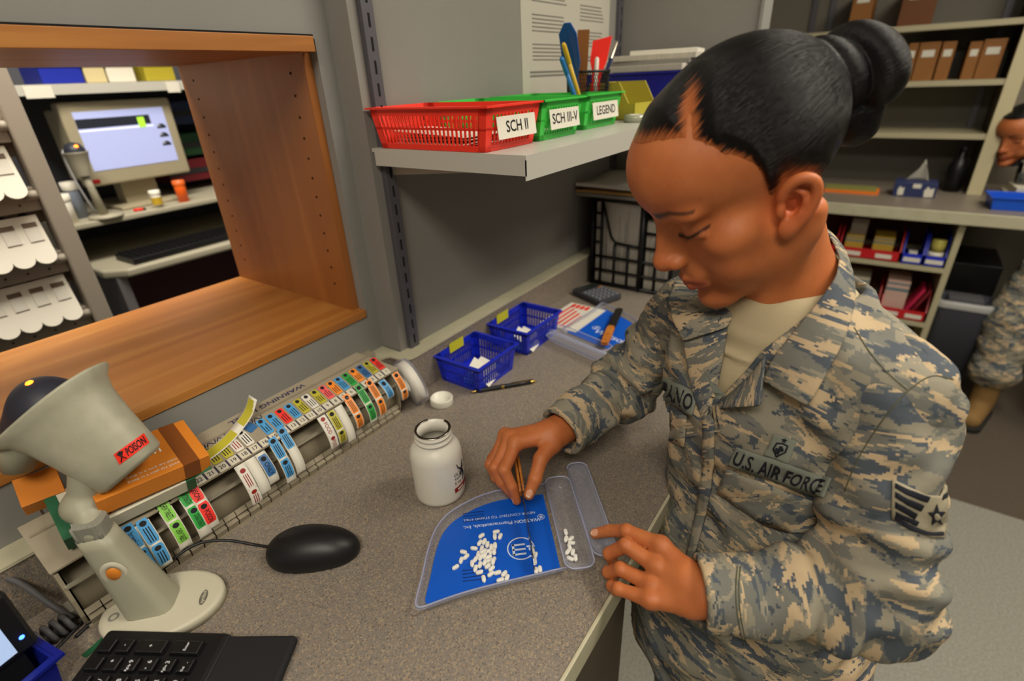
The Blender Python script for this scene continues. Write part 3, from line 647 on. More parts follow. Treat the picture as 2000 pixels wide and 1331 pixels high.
for k in range(2):
    tx = textmb('Keep in a cool dry place', .0055, 0); tx.xf(Matrix.Translation((.060, .016-.007*k, .0245))); tx.build('print', PAPER, ot)
o2, lx, ly = carton('medicine_carton', 'small plain orange carton wedged behind the scanner stand', (.028, .712, 1.052), (.066, .706, 1.050), (.036, .745, 1.070), .020, ORB)
# -- scanner stand and scanner
PUT = mat('putty_plastic', '#9c9a86', .45, bump=(700, .06)); PUTL = mat('putty_plastic_light', '#c3bea9', .45, bump=(700, .06)); PUTD = mat('putty_plastic_dark', '#86857a', .5, bump=(700, .06))
ss = thing('scanner_stand', 'putty coloured barcode scanner stand with oval base and flared cup', 'scanner stand', (.081, .590, ZC), math.atan2(-.68, .74))
SI = (Matrix.Translation((.081, .590, ZC)) @ Matrix.Rotation(math.atan2(-.68, .74), 4, 'Z')).inverted()
def ov(s_, z): return [(.067*s_*math.cos(2*PI*k/48), .046*s_*math.sin(2*PI*k/48)) for k in range(48)]
m = MB(); rings = [(1.0, 0), (1.0, .010), (.975, .0125), (.90, .0132)]; V = []; F = []
for s_, z in rings: V += [(p[0], p[1], z) for p in ov(s_, z)]
for i in range(3):
    for k in range(48): F.append((i*48+k, i*48+(k+1) % 48, (i+1)*48+(k+1) % 48, (i+1)*48+k))
F.append(tuple(range(48))[::-1]); F.append(tuple(range(144, 192))); m.add(V, F, True); m.build('oval_base', PUTL, ss)
for x, y in ((-.050, -.006), (-.010, .036)): MB().lathe([(.0032, .0133), (.0052, .0136), (.0058, .0133)], 18, c=(x, y, 0)).build('screw_hole', PUTD, ss)
lg = MB().prism([(.0105*math.cos(2*PI*k/24), .0042*math.sin(2*PI*k/24)) for k in range(24)], .0133, .0138, Matrix.Translation((.046, -.004, 0)) @ Matrix.Rotation(1.6, 4, 'Z')).build('badge', mat('badge_grey', '#6a665c', .4), ss)
tx = textmb('symbol', .0060, .0001); tx.xf(Matrix.Translation((.046, -.004, .0140)) @ Matrix.Rotation(1.6, 4, 'Z')); tx.build('badge_print', PUTL, ss)
c0 = np.array([.075, .600, .932]); c1 = np.array([.064, .632, 1.040])
def colsec(t, w, d): 
    c_ = c0*(1-t)+c1*t; return [(c_[0]+p[0], c_[1]+p[1], c_[2]) for p in [(q[0]*math.cos(-.75)-q[1]*math.sin(-.75), q[0]*math.sin(-.75)+q[1]*math.cos(-.75)) for q in rrect(w, d, min(w, d)*.28, 3)]]
m = MB(); ks = [(0, .052, .042), (.3, .046, .038), (.6, .040, .035), (.88, .035, .032), (1.0, .033, .030)]; V = []; F = []; n = len(rrect(1, 1, .2, 3))
for a in ks: V += colsec(*a)
for i in range(len(ks)-1):
    for k in range(n): F.append((i*n+k, i*n+(k+1) % n, (i+1)*n+(k+1) % n, (i+1)*n+k))
F.append(tuple((len(ks)-1)*n+k for k in range(n))); m.add(V, F, True); m.xf(SI).build('column', PUT, ss)
bc = np.array([.0525, .6235, .995]); ndir = unit(np.array([-.60, -.72, .15])); 
c_ = c0*.42+c1*.58; bpos = c_+ndir*.0185
AXB = basis(tuple(bpos), tuple(np.cross([0, 0, 1.0], ndir)), (0, 0, 1)).to_3x3()
MB().lathe([(.0, .0004), (.0062, .0008), (.0074, -.001)], 20).xf(Matrix.Diagonal((1, 1.25, 1, 1))).xf(SI @ Matrix.Translation(tuple(bpos)) @ AXB.to_4x4()).build('trigger_button', mat('button_orange', '#d9822a', .4), ss)
MB().lathe([(.0076, -.0015), (.0112, .0004), (.0135, -.002)], 24).xf(Matrix.Diagonal((1, 1.25, 1, 1))).xf(SI @ Matrix.Translation(tuple(bpos)) @ AXB.to_4x4()).build('button_bezel', PUTL, ss)
rb = MB()
sd_ = unit(np.cross([0, 0, 1.0], ndir))
for k in range(5):
    q_ = c1+ndir*.0118+sd_*((k-2)*.0054); rb.tube([tuple(q_+np.array([0, 0, -.006])), tuple(q_+np.array([0, .004, .016]))], .0025, 8)
rb.prism(rrect(.030, .026, .008, 3), -.002, .018, Matrix.Translation(tuple(c1)) @ Matrix.Rotation(math.atan2(sd_[1], sd_[0]), 4, 'Z'))
rb.xf(SI).build('collar_ribs', PUTD, ss)
bl = dep(165, 985, .585); cb = dep(252, 912, .590); rc = dep(108, 795, .565)
def ball_fn(P): return smin(ell(P, bl, (.023, .023, .018)), smin(cone(P, c1+np.array([0, 0, .004]), bl, .014, .016), cone(P, bl, bl*.45+(cb*.55+rc*.45)*.55+np.array([0, 0, 0]), .016, .021), .008), .006)
V, Q = polygonize(ball_fn, np.minimum(bl, cb)-.05, np.maximum(bl, cb)+.06, .0022); me = npmesh('ball_joint', V, Q); me.transform(SI); mobj('ball_joint', me, PUT, ss)
# flared cup
axc = unit(rc-cb); wdir = unit(dep(195, 722, .565)-dep(15, 862, .565)); wdir = unit(wdir-axc*(wdir @ axc)); ddir = np.cross(axc, wdir)
def cup_ring(s, a, b): 
    return [cb+axc*s+wdir*(a*math.copysign(abs(math.cos(q))**.8, math.cos(q)))+ddir*(b*math.copysign(abs(math.sin(q))**.8, math.sin(q))) for q in [2*PI*k/40 for k in range(40)]]
prof = [(-.006, .001, .001), (-.006, .034, .022), (-.002, .039, .027), (.02, .042, .030), (.05, .046, .033), (.078, .051, .037), (.092, .057, .042), (.100, .066, .048), (.103, .066, .048), (.098, .056, .040), (.08, .048, .034), (.05, .043, .030), (.006, .037, .025), (.004, .001, .001)]
V = []; F = []
for q in prof: V += cup_ring(*q)
for i in range(len(prof)-1):
    for k in range(40): F.append((i*40+k, i*40+(k+1) % 40, (i+1)*40+(k+1) % 40, (i+1)*40+k))
cupw = MB().add(V, F, True); CUPV = list(cupw.v); CUPF = list(cupw.f); cupw.xf(SI).build('cup', PUTL if False else mat('cup_putty', '#aeac98', .42, noise=(60, '#a5a38f'), bump=(600, .06)), ss)
BVCUP = BVHTree.FromPolygons([Vector(v) for v in CUPV], CUPF)
def on_cup(x, y, off):
    d = Vector(ray(x, y)).normalized(); h = BVCUP.ray_cast(Vector(CAM), d)
    if h[0] is None: h = BVCUP.find_nearest(Vector(dep(x, y, .57)))
    n = h[1] if h[1].dot(d) < 0 else -h[1]; return SI @ (h[0]+n*off)
def quadm(q, u, v):
    a, b, c, d = [np.array(p, float) for p in q]; return (a*(1-u)+b*u)*(1-v)+(d*(1-u)+c*u)*v
qs = [(222, 888), (280, 847), (291, 866), (234, 908)]
stk = MB().grid([[tuple(on_cup(*quadm(qs, i/10, j/3), .0008)) for j in range(4)] for i in range(11)], 0).build('sticker', mat('sticker_red', '#f0321f', .45), ss)
tx = textmb('POISON', 1.0, .015); xs = [p[0] for p in tx.v]; ys = [p[1] for p in tx.v]
tx.v = [tuple(on_cup(*quadm(qs, .33+.60*(p[0]-min(xs))/(max(xs)-min(xs)), .15+.7*(max(ys)-p[1])/(max(ys)-min(ys))), .0013)) for p in tx.v]; tx.build('sticker_print', INK, stk)
g = MB()
for a, b in (((.08, .15), (.26, .9)), ((.08, .9), (.26, .15))): g.tube([tuple(on_cup(*quadm(qs, *a), .0013)), tuple(on_cup(*quadm(qs, *b), .0013))], .0006, 5)
g.prism(circ(.0022, 10), 0, .0003, basis(tuple(on_cup(*quadm(qs, .17, .22), .0010)), tuple(on_cup(*quadm(qs, .3, .22), .001)-on_cup(*quadm(qs, .17, .22), .001)), tuple(on_cup(*quadm(qs, .17, 0), .001)-on_cup(*quadm(qs, .17, .9), .001)))); g.build('sticker_print', INK, stk)
# scanner in the cup
sc = thing('barcode_scanner', 'dark slate handheld barcode scanner with orange light sitting in the cup', 'scanner', tuple(cb+axc*.05))
o_ = np.array(sc.location)
def scan_fn(P):
    d = ell(P, cb+axc*.098+wdir*(-.006), (.036, .031, .040), np.stack([wdir, ddir, axc], 1))
    d = smin(d, cone(P, cb+axc*.035, cb+axc*.09, .020, .026), .015)
    return smin(d, cone(P, cb+axc*.095-wdir*.018, cb+axc*.100-wdir*.040, .024, .021), .02)
V, Q = polygonize(scan_fn, cb-.12, cb+axc*.1+.12, .0028); mobj('scanner_body', npmesh('scanner_body', V-o_, Q), mat('scanner_slate', '#2b2d38', .45), sc)
MB().tube([tuple(cb+axc*.098-wdir*.036-o_), tuple(cb+axc*.092-wdir*.062-o_), tuple(cb+axc*.075-wdir*.082-o_)], [.023, .021, .014], 16).build('handle', PUT, sc)
bvs = BVHTree.FromPolygons(V.tolist(), Q.tolist()); h = bvs.ray_cast(Vector(CAM), Vector(ray(57, 748)).normalized())
if h[0] is None: h = (Vector(cb+axc*.135), Vector(axc))
n_ = h[1] if h[1].dot(Vector(ray(57, 748))) < 0 else -h[1]
MB().lathe([(0, .0012), (.0030, .0009), (.0042, -.0006)], 16).xf(Matrix.Translation(h[0]-Vector(o_)) @ n_.to_track_quat('Z', 'Y').to_matrix().to_4x4()).build('indicator_light', mat('led_orange', '#ff7a1c', .4, emit=3.0), sc)
# -- keyboard
u_ = unit(np.array([.56, -.83, 0])); v_ = np.array([u_[1], -u_[0], 0]); KO = (.024, .594, ZC)
kb = thing('keyboard', 'black computer keyboard with number pad at the counter edge', 'keyboard', KO, math.atan2(v_[1], v_[0]))
# local x = along the keyboard away from the number pad, y = away from the user (so -y is towards the user)
sgn = -1 if (np.array([-v_[1], v_[0], 0]) @ u_) < 0 else 1      # local +y vs towards user
def kb_body():
    m = MB(); sec_ = [(0, .0), (0, .020), (.005, .0225), (.132, .0150), (.138, .0125), (.138, 0)]
    m.prism([(p[0]*sgn, p[1]) for p in sec_], -.006, .452, Matrix(((0, 0, 1, 0), (1, 0, 0, 0), (0, 1, 0, 0), (0, 0, 0, 1)))); return m
kb_body().build('keyboard_body', BLACKP, kb, bevel=.002)
MB().prism([((p[0]+.174)*sgn, p[1]-.012) for p in [(q[0], q[1]) for q in rrect(.078, .012, .004, 2)]], -.004, .450, Matrix(((0, 0, 1, 0), (1, 0, 0, 0), (0, 1, 0, .0135+.006), (0, 0, 0, 1)))).build('palm_rest', mat('palm_rest_black', '#17171a', .75, bump=(900, .2)), kb, bevel=.004, seg=3)
KEYM = mat('key_black', '#101012', .4)
def keycap(w, d):
    m = MB(); m.box((0, 0, .0042), (w, d, .0084), taper=.80); return m
LEG = mat('key_legend', '#c8c8cc', .7)
def key(cx, cy, w, d, legs):
    z = .0230-.055*cy-.0035
    k = keycap(w, d).build('key', KEYM, kb, (cx, cy*sgn, z), (0.055*-sgn, 0, 0), bevel=.0008, seg=1)
    for s_, lx, ly, sz in legs:
        t_ = textmb(s_, sz, .0001); t_.xf(Matrix.Translation((lx, ly, .0086)) @ Matrix.Rotation(PI if sgn > 0 else 0, 4, 'Z')); t_.build('legend', LEG, k)
P_ = .019; y0 = .026
F1 = -1 if sgn > 0 else 1
right = [('', 1), ('-', 1), ('+', 2), ('Enter', 2)]; second = ['', '*', '9', '6', '3', '.']; third = ['', '/', '8', '5', '2', '0']; fourth = ['', 'Num', '7', '4', '1', None]
sub_ = {'9': 'PgUp', '6': '>', '3': 'PgDn', '.': 'Del', '8': '^', '2': 'v', '7': 'Home', '4': '<', '1': 'End', '0': 'Ins'}
yy = y0-.010
for s_, n in right: 
    key(.014, yy+(n-1)*P_/2, .0165, P_*n-.0025, [(s_, 0, 0, .0042 if len(s_) != 1 else .006)] if s_ else []); yy += n*P_
for ci, colm in enumerate((second, third, fourth)):
    for ri, s_ in enumerate(colm):
        if s_ is None: continue
        key(.014+P_*(ci+1), y0-.010+P_*ri, .0165, .0165, ([(s_, -.002*F1*-1, 0, .0062 if len(s_) == 1 else .0038)] if s_ else [])+([(sub_[s_], .0045*F1*-1, 0, .0034)] if s_ in sub_ else []))
for ci in range(4, 22):
    for ri in range(6):
        if ci in (8,) : continue
        key(.018+P_*ci, y0-.010+P_*ri, .0165, .0165, [])
# -- terminal screen, blue bin, cords at the near left corner
SCR = mat('screen_glow', '#9fb4d8', .3, emit=.5); NAVB = mat('bin_royal_blue', '#121d7c', .35)
tm_ = thing('handheld_terminal', 'black handheld terminal with lit screen standing in the blue bin', 'terminal', (-.052, .612, ZC), math.radians(12))
MB().bb(-.075, .034, -.010, .012, .052, .128).build('casing', BLACKP, tm_, bevel=.004)
MB().bb(-.068, .016, -.0112, -.0098, .060, .112).build('screen', SCR, tm_)
MB().lathe([(0, .0012), (.0018, .0010), (.0024, 0)], 12, ax=Matrix.Rotation(PI/2, 3, 'X'), c=(.0245, -.0100, .071)).build('indicator_light', mat('led_blue', '#2f5bff', .4, emit=6), tm_)
MB().bb(-.060, .020, -.006, .008, .0035, .055).build('foot', BLACKP, tm_)
def openbin(name, label, cat, loc, rz, lx, ly, h, mt, flare=.9, th=.003):
    t = thing(name, label, cat, loc, rz); m = MB(); a, b = lx/2*flare, ly/2*flare; A, B = lx/2, ly/2
    o_ = [(-a, -b, 0), (a, -b, 0), (a, b, 0), (-a, b, 0)]; O_ = [(-A, -B, h), (A, -B, h), (A, B, h), (-A, B, h)]
    i_ = [(-a+th, -b+th, th), (a-th, -b+th, th), (a-th, b-th, th), (-a+th, b-th, th)]; I_ = [(-A+th, -B+th, h), (A-th, -B+th, h), (A-th, B-th, h), (-A+th, B-th, h)]
    V = o_+O_+i_+I_; F = [(3, 2, 1, 0), (8, 9, 10, 11)]
    for k in range(4):
        k2 = (k+1) % 4; F += [(k, k2, 4+k2, 4+k), (8+k, 12+k, 12+k2, 8+k2), (4+k, 4+k2, 12+k2, 12+k)]
    m.add(V, F); m.build('bin_shell', mt, t, bevel=.001)
    r_ = MB(); w_ = .006
    for x0, x1, y0, y1 in ((-A-w_, A+w_, -B-w_, -B), (-A-w_, A+w_, B, B+w_), (-A-w_, -A, -B, B), (A, A+w_, -B, B)): r_.bb(x0, x1, y0, y1, h-.004, h)
    r_.build('rim', mt, t); return t
openbin('plastic_bin', 'royal blue plastic bin under the terminal by the keyboard', 'bin', (-.080, .604, ZC), math.radians(12), .120, .062, .045, NAVB)
gs = thing('paper_flag', 'dark green paper flag lying beside the royal blue bin', 'paper flag', (.022, .612, ZC), .2); MB().bb(-.020, .018, -.004, .004, .0, .0008).build('flag', GRN, gs)
pc = thing('phone_cord', 'grey coiled telephone cord lying by the dispenser end', 'cord', (0, .64, ZC)); GREY = mat('cord_grey', '#5b5a5c', .5)
coil = [(-.03+.0085*k/8+.0075*math.cos(k*PI/4)*0, .660+.010*math.cos(k*PI/4), .932+.010*math.sin(k*PI/4)) for k in range(40)]
MB().tube([(p[0], p[1]-.64, p[2]-ZC) for p in coil], .0032, 7).build('coil', GREY, pc)
MB().tube([(p[0], p[1]-.64, p[2]-ZC) for p in smooth_path([(.012, .660, .932), (.004, .690, .945), (-.012, .720, .985), (-.05, .735, 1.015), (-.12, .74, 1.02)])], .0036, 8).build('lead', GREY, pc)
MB().bb(.004, .020, .670-.64, .692-.64, .0, .014).build('connector', mat('connector_grey', '#8a887c', .5), pc, bevel=.0015)
bc_ = thing('black_cable', 'thin black cable running under the scanner stand', 'cable', (.04, .655, ZC)); MB().tube([(p[0]-.04, p[1]-.655, p[2]-ZC) for p in smooth_path([(.006, .641, .9225), (.022, .646, .9225), (.045, .648, .9225)])], .002, 7).build('lead', BLACKP, bc_)
struct(MB().bb(.0415, .0430, YW-.0012, YW-.0002, 1.004, 1.078).build('trim_1', mat('seam_brown', '#5a4632', .8)))
# ------------------------------------------------------------------ baskets and things along the back of the counter and on the shelf
def basket(label, loc, rz, lx, ly, h, mt, rows=2, pitch=.0072, flare=.88, group=None):
    """open basket with real slots: rails and bars"""
    t = thing('plastic_basket', label, 'basket', loc, rz, group); A, B = lx/2, ly/2; a, b = A*flare, B*flare
    MB().prism(rrect(2*a, 2*b, .010, 3), 0, .002).build('basket_floor', mt, t)
    def P(side, s, z):
        f = z/h; X = a+(A-a)*f; Y = b+(B-b)*f
        return ((-X+2*X*s, -Y, z), (X, -Y+2*Y*s, z), (X-2*X*s, Y, z), (-X, Y-2*Y*s, z))[side]
    th = .0016
    def panel(m, side, s0, s1, z0, z1):
        q = [Vector(P(side, s0, z0)), Vector(P(side, s1, z0)), Vector(P(side, s1, z1)), Vector(P(side, s0, z1))]
        n = (q[1]-q[0]).cross(q[3]-q[0]).normalized()*th; V = [p for p in q]+[p-n for p in q]
        m.add(V, [(0, 1, 2, 3), (7, 6, 5, 4), (0, 4, 5, 1), (1, 5, 6, 2), (2, 6, 7, 3), (3, 7, 4, 0)])
    for side in range(4):
        m = MB(); Ls = lx if side % 2 == 0 else ly; n = max(3, int((Ls-.028)/pitch)); e = .014/Ls
        zs = [.0, .008]+([h*.47, h*.53] if rows == 2 else [])+[h-.012, h]
        for k in range(0, len(zs), 2): panel(m, side, 0, 1, zs[k], zs[k+1])
        panel(m, side, 0, e, 0, h); panel(m, side, 1-e, 1, 0, h)
        for k in range(n+1):
            s = e+(1-2*e)*k/n; panel(m, side, s-.0016/Ls, s+.0016/Ls, .008, h-.012)
        m.build('side_wall', mt, t)
    r_ = MB(); w_ = .005
    for x0, x1, y0, y1 in ((-A-w_, A+w_, -B-w_, -B), (-A-w_, A+w_, B, B+w_), (-A-w_, -A, -B, B), (A, A+w_, -B, B)): r_.bb(x0, x1, y0, y1, h-.0025, h)
    r_.build('rim', mt, t); return t
BLUEB = mat('basket_blue', '#1a2bb8', .32, sss=.0, alpha=1); REDB = mat('basket_red', '#f03826', .35); GRNB = mat('basket_green', '#3cc046', .35); YST = mat('sticky_yellow', '#c9c42e', .6); LBLUE = mat('bag_pale_blue', '#4a78d6', .4)
def slips(t, x, y, n, z=.003):
    pass
b1 = basket('blue slotted basket with yellow sticker standing by the black pen', (.710, .612, ZC), 0, .125, .112, .060, BLUEB)
MB().bb(-.022, .022, .0515, .0527, .046, .067).build('sticker', YST, b1)
b2 = basket('blue slotted basket with yellow sticker beside the red-striped cards', (.893, .615, ZC), 0, .140, .106, .060, BLUEB)
MB().bb(-.040, .004, .0485, .0497, .046, .067).build('sticker', YST, b2)
for lab, x, y in (('folded paper slip in blue bag inside the basket by the pen', .705, .598), ('folded paper slip in blue bag inside the basket by the cards', .872, .602)):
    t = thing('paper_slip', lab, 'paper', (x, y, ZC+.0025), .25)
    MB().prism([(-.040, -.026), (.038, -.026), (.040, .030), (-.036, .026)], 0, .012).build('bag', LBLUE, t, bevel=.002); MB().add([(-.040, -.034, .004), (.010, -.036, .005), (.006, .016, .040), (-.032, .014, .034)], [(0, 1, 2, 3)]).build('slip', PAPER, t)
    MB().add([(.0, -.030, .016), (.034, -.020, .015), (.030, .012, .030), (.002, .010, .032)], [(0, 1, 2, 3)]).build('slip', PAPER, t)
# cards
cd = thing('card_stack', 'stack of white cards with red stripes beside the empty tray', 'cards', (1.062, .578, ZC), math.radians(-4))
for k in range(3): MB().bb(-.078, .074, -.052, .052, .0012*k, .0012*k+.001).build('card', PAPER, cd, rot=(0, 0, .03*(k-1)))
REDP = mat('print_red', '#e8301c', .5)
for k in range(5): MB().bb(-.070+.0*k, .050-.01*k, .034-.0135*k, .0395-.0135*k, .0037, .0040).build('stripe', REDP, cd, rot=(0, 0, .03))
for k in range(4): MB().bb(.046, .068, .030-.0135*k, .040-.0135*k, .0037, .0040).build('stripe', REDP, cd, rot=(0, 0, .03))
# calculator
ca = thing('calculator', 'dark grey pocket calculator with an orange key', 'calculator', (1.212, .590, ZC), math.radians(-22))
CG = mat('calculator_grey', '#3a3c42', .45); M_ = Matrix.Rotation(math.radians(0), 4, 'X')
bd = MB().prism(rrect(.084, .118, .010, 4), .003, .016).build('body', CG, ca, bevel=.002)
MB().bb(-.034, .034, .028, .050, .016, .0170).build('display', mat('lcd_dark', '#2a302c', .2), ca); MB().bb(-.038, .038, .0245, .053, .0155, .0163).build('display_bezel', mat('calc_bezel', '#24262b', .4), ca)
km = MB().box((0, 0, .0015), (.0105, .0085, .003), taper=.8).mesh('key'); km.materials.append(mat('calc_key', '#70737a', .5))
for i in range(5):
    for j in range(5): mobj('key', km, None, ca, (-.030+.015*i, .012-.0145*j, .016))
MB().box((.030, .0185, .0175), (.0105, .006, .003), taper=.8).build('orange_key', mat('button_orange', '#d9822a', .4), ca)
# file holder
FX, FY0, FY1, FZ1 = 1.305, .415, .656, 1.168
fb = thing('file_holder', 'black wire-grid file holder packed with papers against the end wall', 'file holder', (FX, .55, ZC))
BLKW = mat('holder_black', '#0e0e10', .45)
def fbar(m, y0, z0, y1, z1, w=.0030): m.tube([(FX, y0, z0), (FX, y1, z1)], w, 4)
m = MB(); Zt = FZ1
ys = [FY1-.002, FY1-.030, FY1-.072, FY1-.112, FY1-.150, FY1-.192, FY1-.234]
def rail(a, b, w=.0036): m.tube([a, b], w, 4)
for i_, y in enumerate(ys):
    top = ZC+.126 if i_ in (2, 3) else Zt
    rail((FX, y, ZC+.001), (FX, y, top), .0090 if i_ == 4 else (.0060 if i_ == 0 else .0042))
for k in range(7):
    z = ZC+.005+.0405*k
    if z > Zt: break
    if k <= 2: rail((FX, ys[0], z), (FX, ys[-1], z), .0070 if k == 0 else .0040)
    else: rail((FX, ys[0], z), (FX, ys[1]-.004, z), .0040); rail((FX, ys[4], z), (FX, ys[-1], z), .0040)
for p, q in (((FX-.001, ys[1], Zt), (FX-.001, ys[2]+.012, ZC+.146)), ((FX-.001, ys[2]+.012, ZC+.146), (FX-.001, ys[2]-.002, ZC+.130)), ((FX-.001, ys[2]-.002, ZC+.130), (FX-.001, ys[4], ZC+.126))): rail(p, q, .0040)
rail((FX, ys[0], Zt), (FX, ys[-1], Zt), .0042)
m.xf(Matrix.Translation((-FX, -.55, -ZC))).build('grid_front', BLKW, fb)
def FBX(mb): return mb.xf(Matrix.Translation((-FX, -.55, -ZC)))
FBX(MB().bb(FX, 1.535, FY1-.003, FY1, ZC, Zt)).build('side_panel', BLKW, fb); FBX(MB().bb(FX, 1.535, FY0, FY0+.003, ZC, Zt)).build('side_panel', BLKW, fb); FBX(MB().bb(FX, 1.535, FY0, FY1, ZC, ZC+.003)).build('base_panel', BLKW, fb)
FBX(MB().bb(FX+.001, 1.53, FY1-.153, FY1-.147, ZC, Zt)).build('divider', BLKW, fb)
PW = mat('paper_stack_edges', '#cfc9ba', .8, noise=(8, '#aaa496', (60, 400, 1)))
for k, (y0, y1, zt) in enumerate(((FY1-.142, FY1-.008, Zt-.012), (FY0+.010, FY1-.158, Zt-.05))):
    p = thing('paper_bundle', ('bundle of printed papers in the open slot of the file holder', 'bundle of white papers behind the full grid of the file holder')[k], 'papers', (FX+.012, (y0+y1)/2, ZC+.003)); MB().bb(0, .20, (y0-y1)/2, (y1-y0)/2, 0, zt-ZC-.003).build('sheets', PW, p)
    g = MB(); random.seed(k)
    for i in range(26): yy = random.uniform((y0-y1)/2+.012, (y1-y0)/2-.012); g.bb(-.0006, -.0002, yy-.0003, yy+.0003, .03, random.uniform(.08, zt-ZC-.02))
    g.build('print', ink, p)
TAN = mat('manila_folder', '#b58f4e', .6); GRF = mat('folder_grey', '#8a8780', .6)
z = Zt+.004
for k, (mt, h, lab) in enumerate(((GRF, .010, 'grey folder lowest in the pile on the file holder'), (TAN, .006, 'manila folder in the pile on the file holder'), (PAPER, .010, 'loose white papers topmost in the pile on the file holder'))):
    t = thing('folder', lab, 'folder', (1.415, .560, z), .02*(k-1)); n = 8
    P_ = [[(-.13+.26*i/n, -.15+.29*j/n, .004*math.sin(i*.9+k)*(1 if k == 2 else .3)+(.006*(j/n) if k == 2 else 0)) for j in range(n+1)] for i in range(n+1)]
    MB().grid([[ (p[0], p[1], p[2]+h) for p in r] for r in P_], h*.8).build('cover', mt, t); z += h+.001
# ---- shelf contents
ZS = 1.3785
def shelf_basket(label, x, lx, y0, y1, mt, word, h=.060):
    t = basket(label, (x, (y0+y1)/2, ZS), 0, lx, y1-y0, h, mt, 2, .0085, .90)
    w = lx*.72; M_ = Matrix.Translation((.004, -(y1-y0)/2+.0005, h*.50)) @ Matrix.Rotation(PI/2-.12, 4, 'X')
    c = MB().prism(rrect(w, .030, .001, 1), .0, .0008, M_).build('name_card', PAPER, t)
    tx = textmb(word, .0215, .0003, sx=1.0); xs = [p[0] for p in tx.v]; k = min(1.0, w*.90/(max(xs)-min(xs))); tx.v = [(p[0]*k, p[1], 0) for p in tx.v]; tx.xf(M_ @ Matrix.Translation((0, 0, .0011))); tx.build('lettering', INK, c); return t
shelf_basket('red slotted basket with card reading SCH II at the shelf end', .666, .135, .462, .695, REDB, 'SCH II')
shelf_basket('green slotted basket with card reading SCH III-V beside the red basket', .806, .132, .462, .690, GRNB, 'SCH III-V')
shelf_basket('green slotted basket with card reading LEGEND by the pencil cup', .992, .150, .478, .690, GRNB, 'LEGEND')
for lab, x, y, n in (('heap of white slips lying inside the red basket', .668, .59, 5), ('white slips lying inside the SCH III-V basket', .806, .59, 3)):
    t = thing('paper_slips', lab, 'papers', (x, y, ZS+.0025))
    for k in range(n): MB().bb(-.045, .045, -.075, .075, .0, .0012).build('slip', PAPER, t, (random.uniform(-.008, .008), random.uniform(-.012, .012), .0015+.004*k), (random.uniform(-.05, .05), random.uniform(-.08, .08), random.uniform(-.1, .1)))
# pencil cup
pcx, pcy = 1.105, .575
pu = thing('pencil_cup', 'black wire mesh pencil cup on the shelf', 'pencil cup', (pcx, pcy, ZS)); m = MB(); R0, HH = .046, .100
MB().lathe([(0, 0), (R0-.004, 0), (R0-.004, .003), (0, .003)], 28).build('cup_base', BLKW, pu)
MB().lathe([(R0-.002, HH-.005), (R0+.001, HH-.005), (R0+.001, HH), (R0-.002, HH), (R0-.002, HH-.005)], 36).build('rim', BLKW, pu)
for k in range(60):
    for s_ in (-1, 1):
        a = 2*PI*k/60; m.tube([((R0-.004+.003*j/6)*math.cos(a+s_*j*.12), (R0-.004+.003*j/6)*math.sin(a+s_*j*.12), HH*j/6) for j in range(7)], .0008, 3, False)
m.build('mesh_wall', BLKW, pu)
def stick(name, label, cat, dx, dy, tip, build):
    a = Vector((pcx+dx, pcy+dy, ZS+.006)); b = Vector(tip); t = thing(name, label, cat); t.matrix_world = Matrix.Translation(a) @ (b-a).to_track_quat('Z', 'Y').to_matrix().to_4x4(); build(t, (b-a).length)
def tipat(x, y, Y=.575): return tuple(ony(x, y, Y))
WTX = {}
def bl_spat(t, l): MB().prism([(-.010, 0), (.010, 0), (.010, l*.45), (.020, l*.62), (.021, l*.9), (.012, l), (-.002, l), (-.016, l*.9), (-.018, l*.62), (-.010, l*.45)], -.0015, .0015, Matrix.Rotation(PI/2, 4, 'X')).build('blade', mat('spatula_blue', '#1f4f9e', .35), t, bevel=.0008)
stick('plastic_spatula', 'blue plastic spatula standing in the pencil cup', 'spatula', -.015, .01, tipat(1103, 45), bl_spat)
stick('ruler', 'brown wooden ruler standing in the pencil cup', 'ruler', .0, .02, tipat(1140, 58), lambda t, l: MB().bb(-.012, .012, -.0015, .0015, 0, l).build('strip', mat('ruler_wood', '#8a5423', .6), t))
def rd(t, l): MB().prism([(-.008, 0), (.008, 0), (.012, l*.55), (.022, l*.72), (.022, l*.96), (-.020, l), (-.016, l*.7), (-.009, l*.55)], -.001, .001, Matrix.Rotation(PI/2, 4, 'X')).build('flag', mat('flag_red', '#ff2a1c', .5), t)
stick('red_marker_flag', 'bright red plastic flag standing in the pencil cup', 'flag', .010, -.005, tipat(1178, 72), rd)
def penb(col, capc): 
    def f(t, l):
        MB().lathe([(.001, 0), (.0042, .012), (.0042, l*.78)], 12, capt=True).build('barrel', mat('pen_'+col, col, .4), t); MB().lathe([(.0048, l*.76), (.0048, l*.97), (.003, l)], 12, capt=True).build('cap', capc, t)
    return f
stick('pen', 'navy pen with silver cap standing in the pencil cup', 'pen', .015, .0, tipat(1205, 80), penb('#1c2550', mat('pen_silver', '#b5ac9c', .25, .9)))
stick('pen', 'yellow pen standing in the pencil cup', 'pen', -.016, -.006, tipat(1100, 84), penb('#d0a92c', mat('pen_cap_yellow', '#d0a92c', .4)))
stick('pen', 'light blue pen standing in the pencil cup', 'pen', -.020, .0, tipat(1096, 112), penb('#2f74b8', mat('pen_cap_blue', '#2f74b8', .4)))
stick('pen', 'white pen standing before the red flag in the pencil cup', 'pen', .006, -.014, tipat(1166, 112), penb('#d0cabd', mat('pen_cap_white', '#d0cabd', .4)))
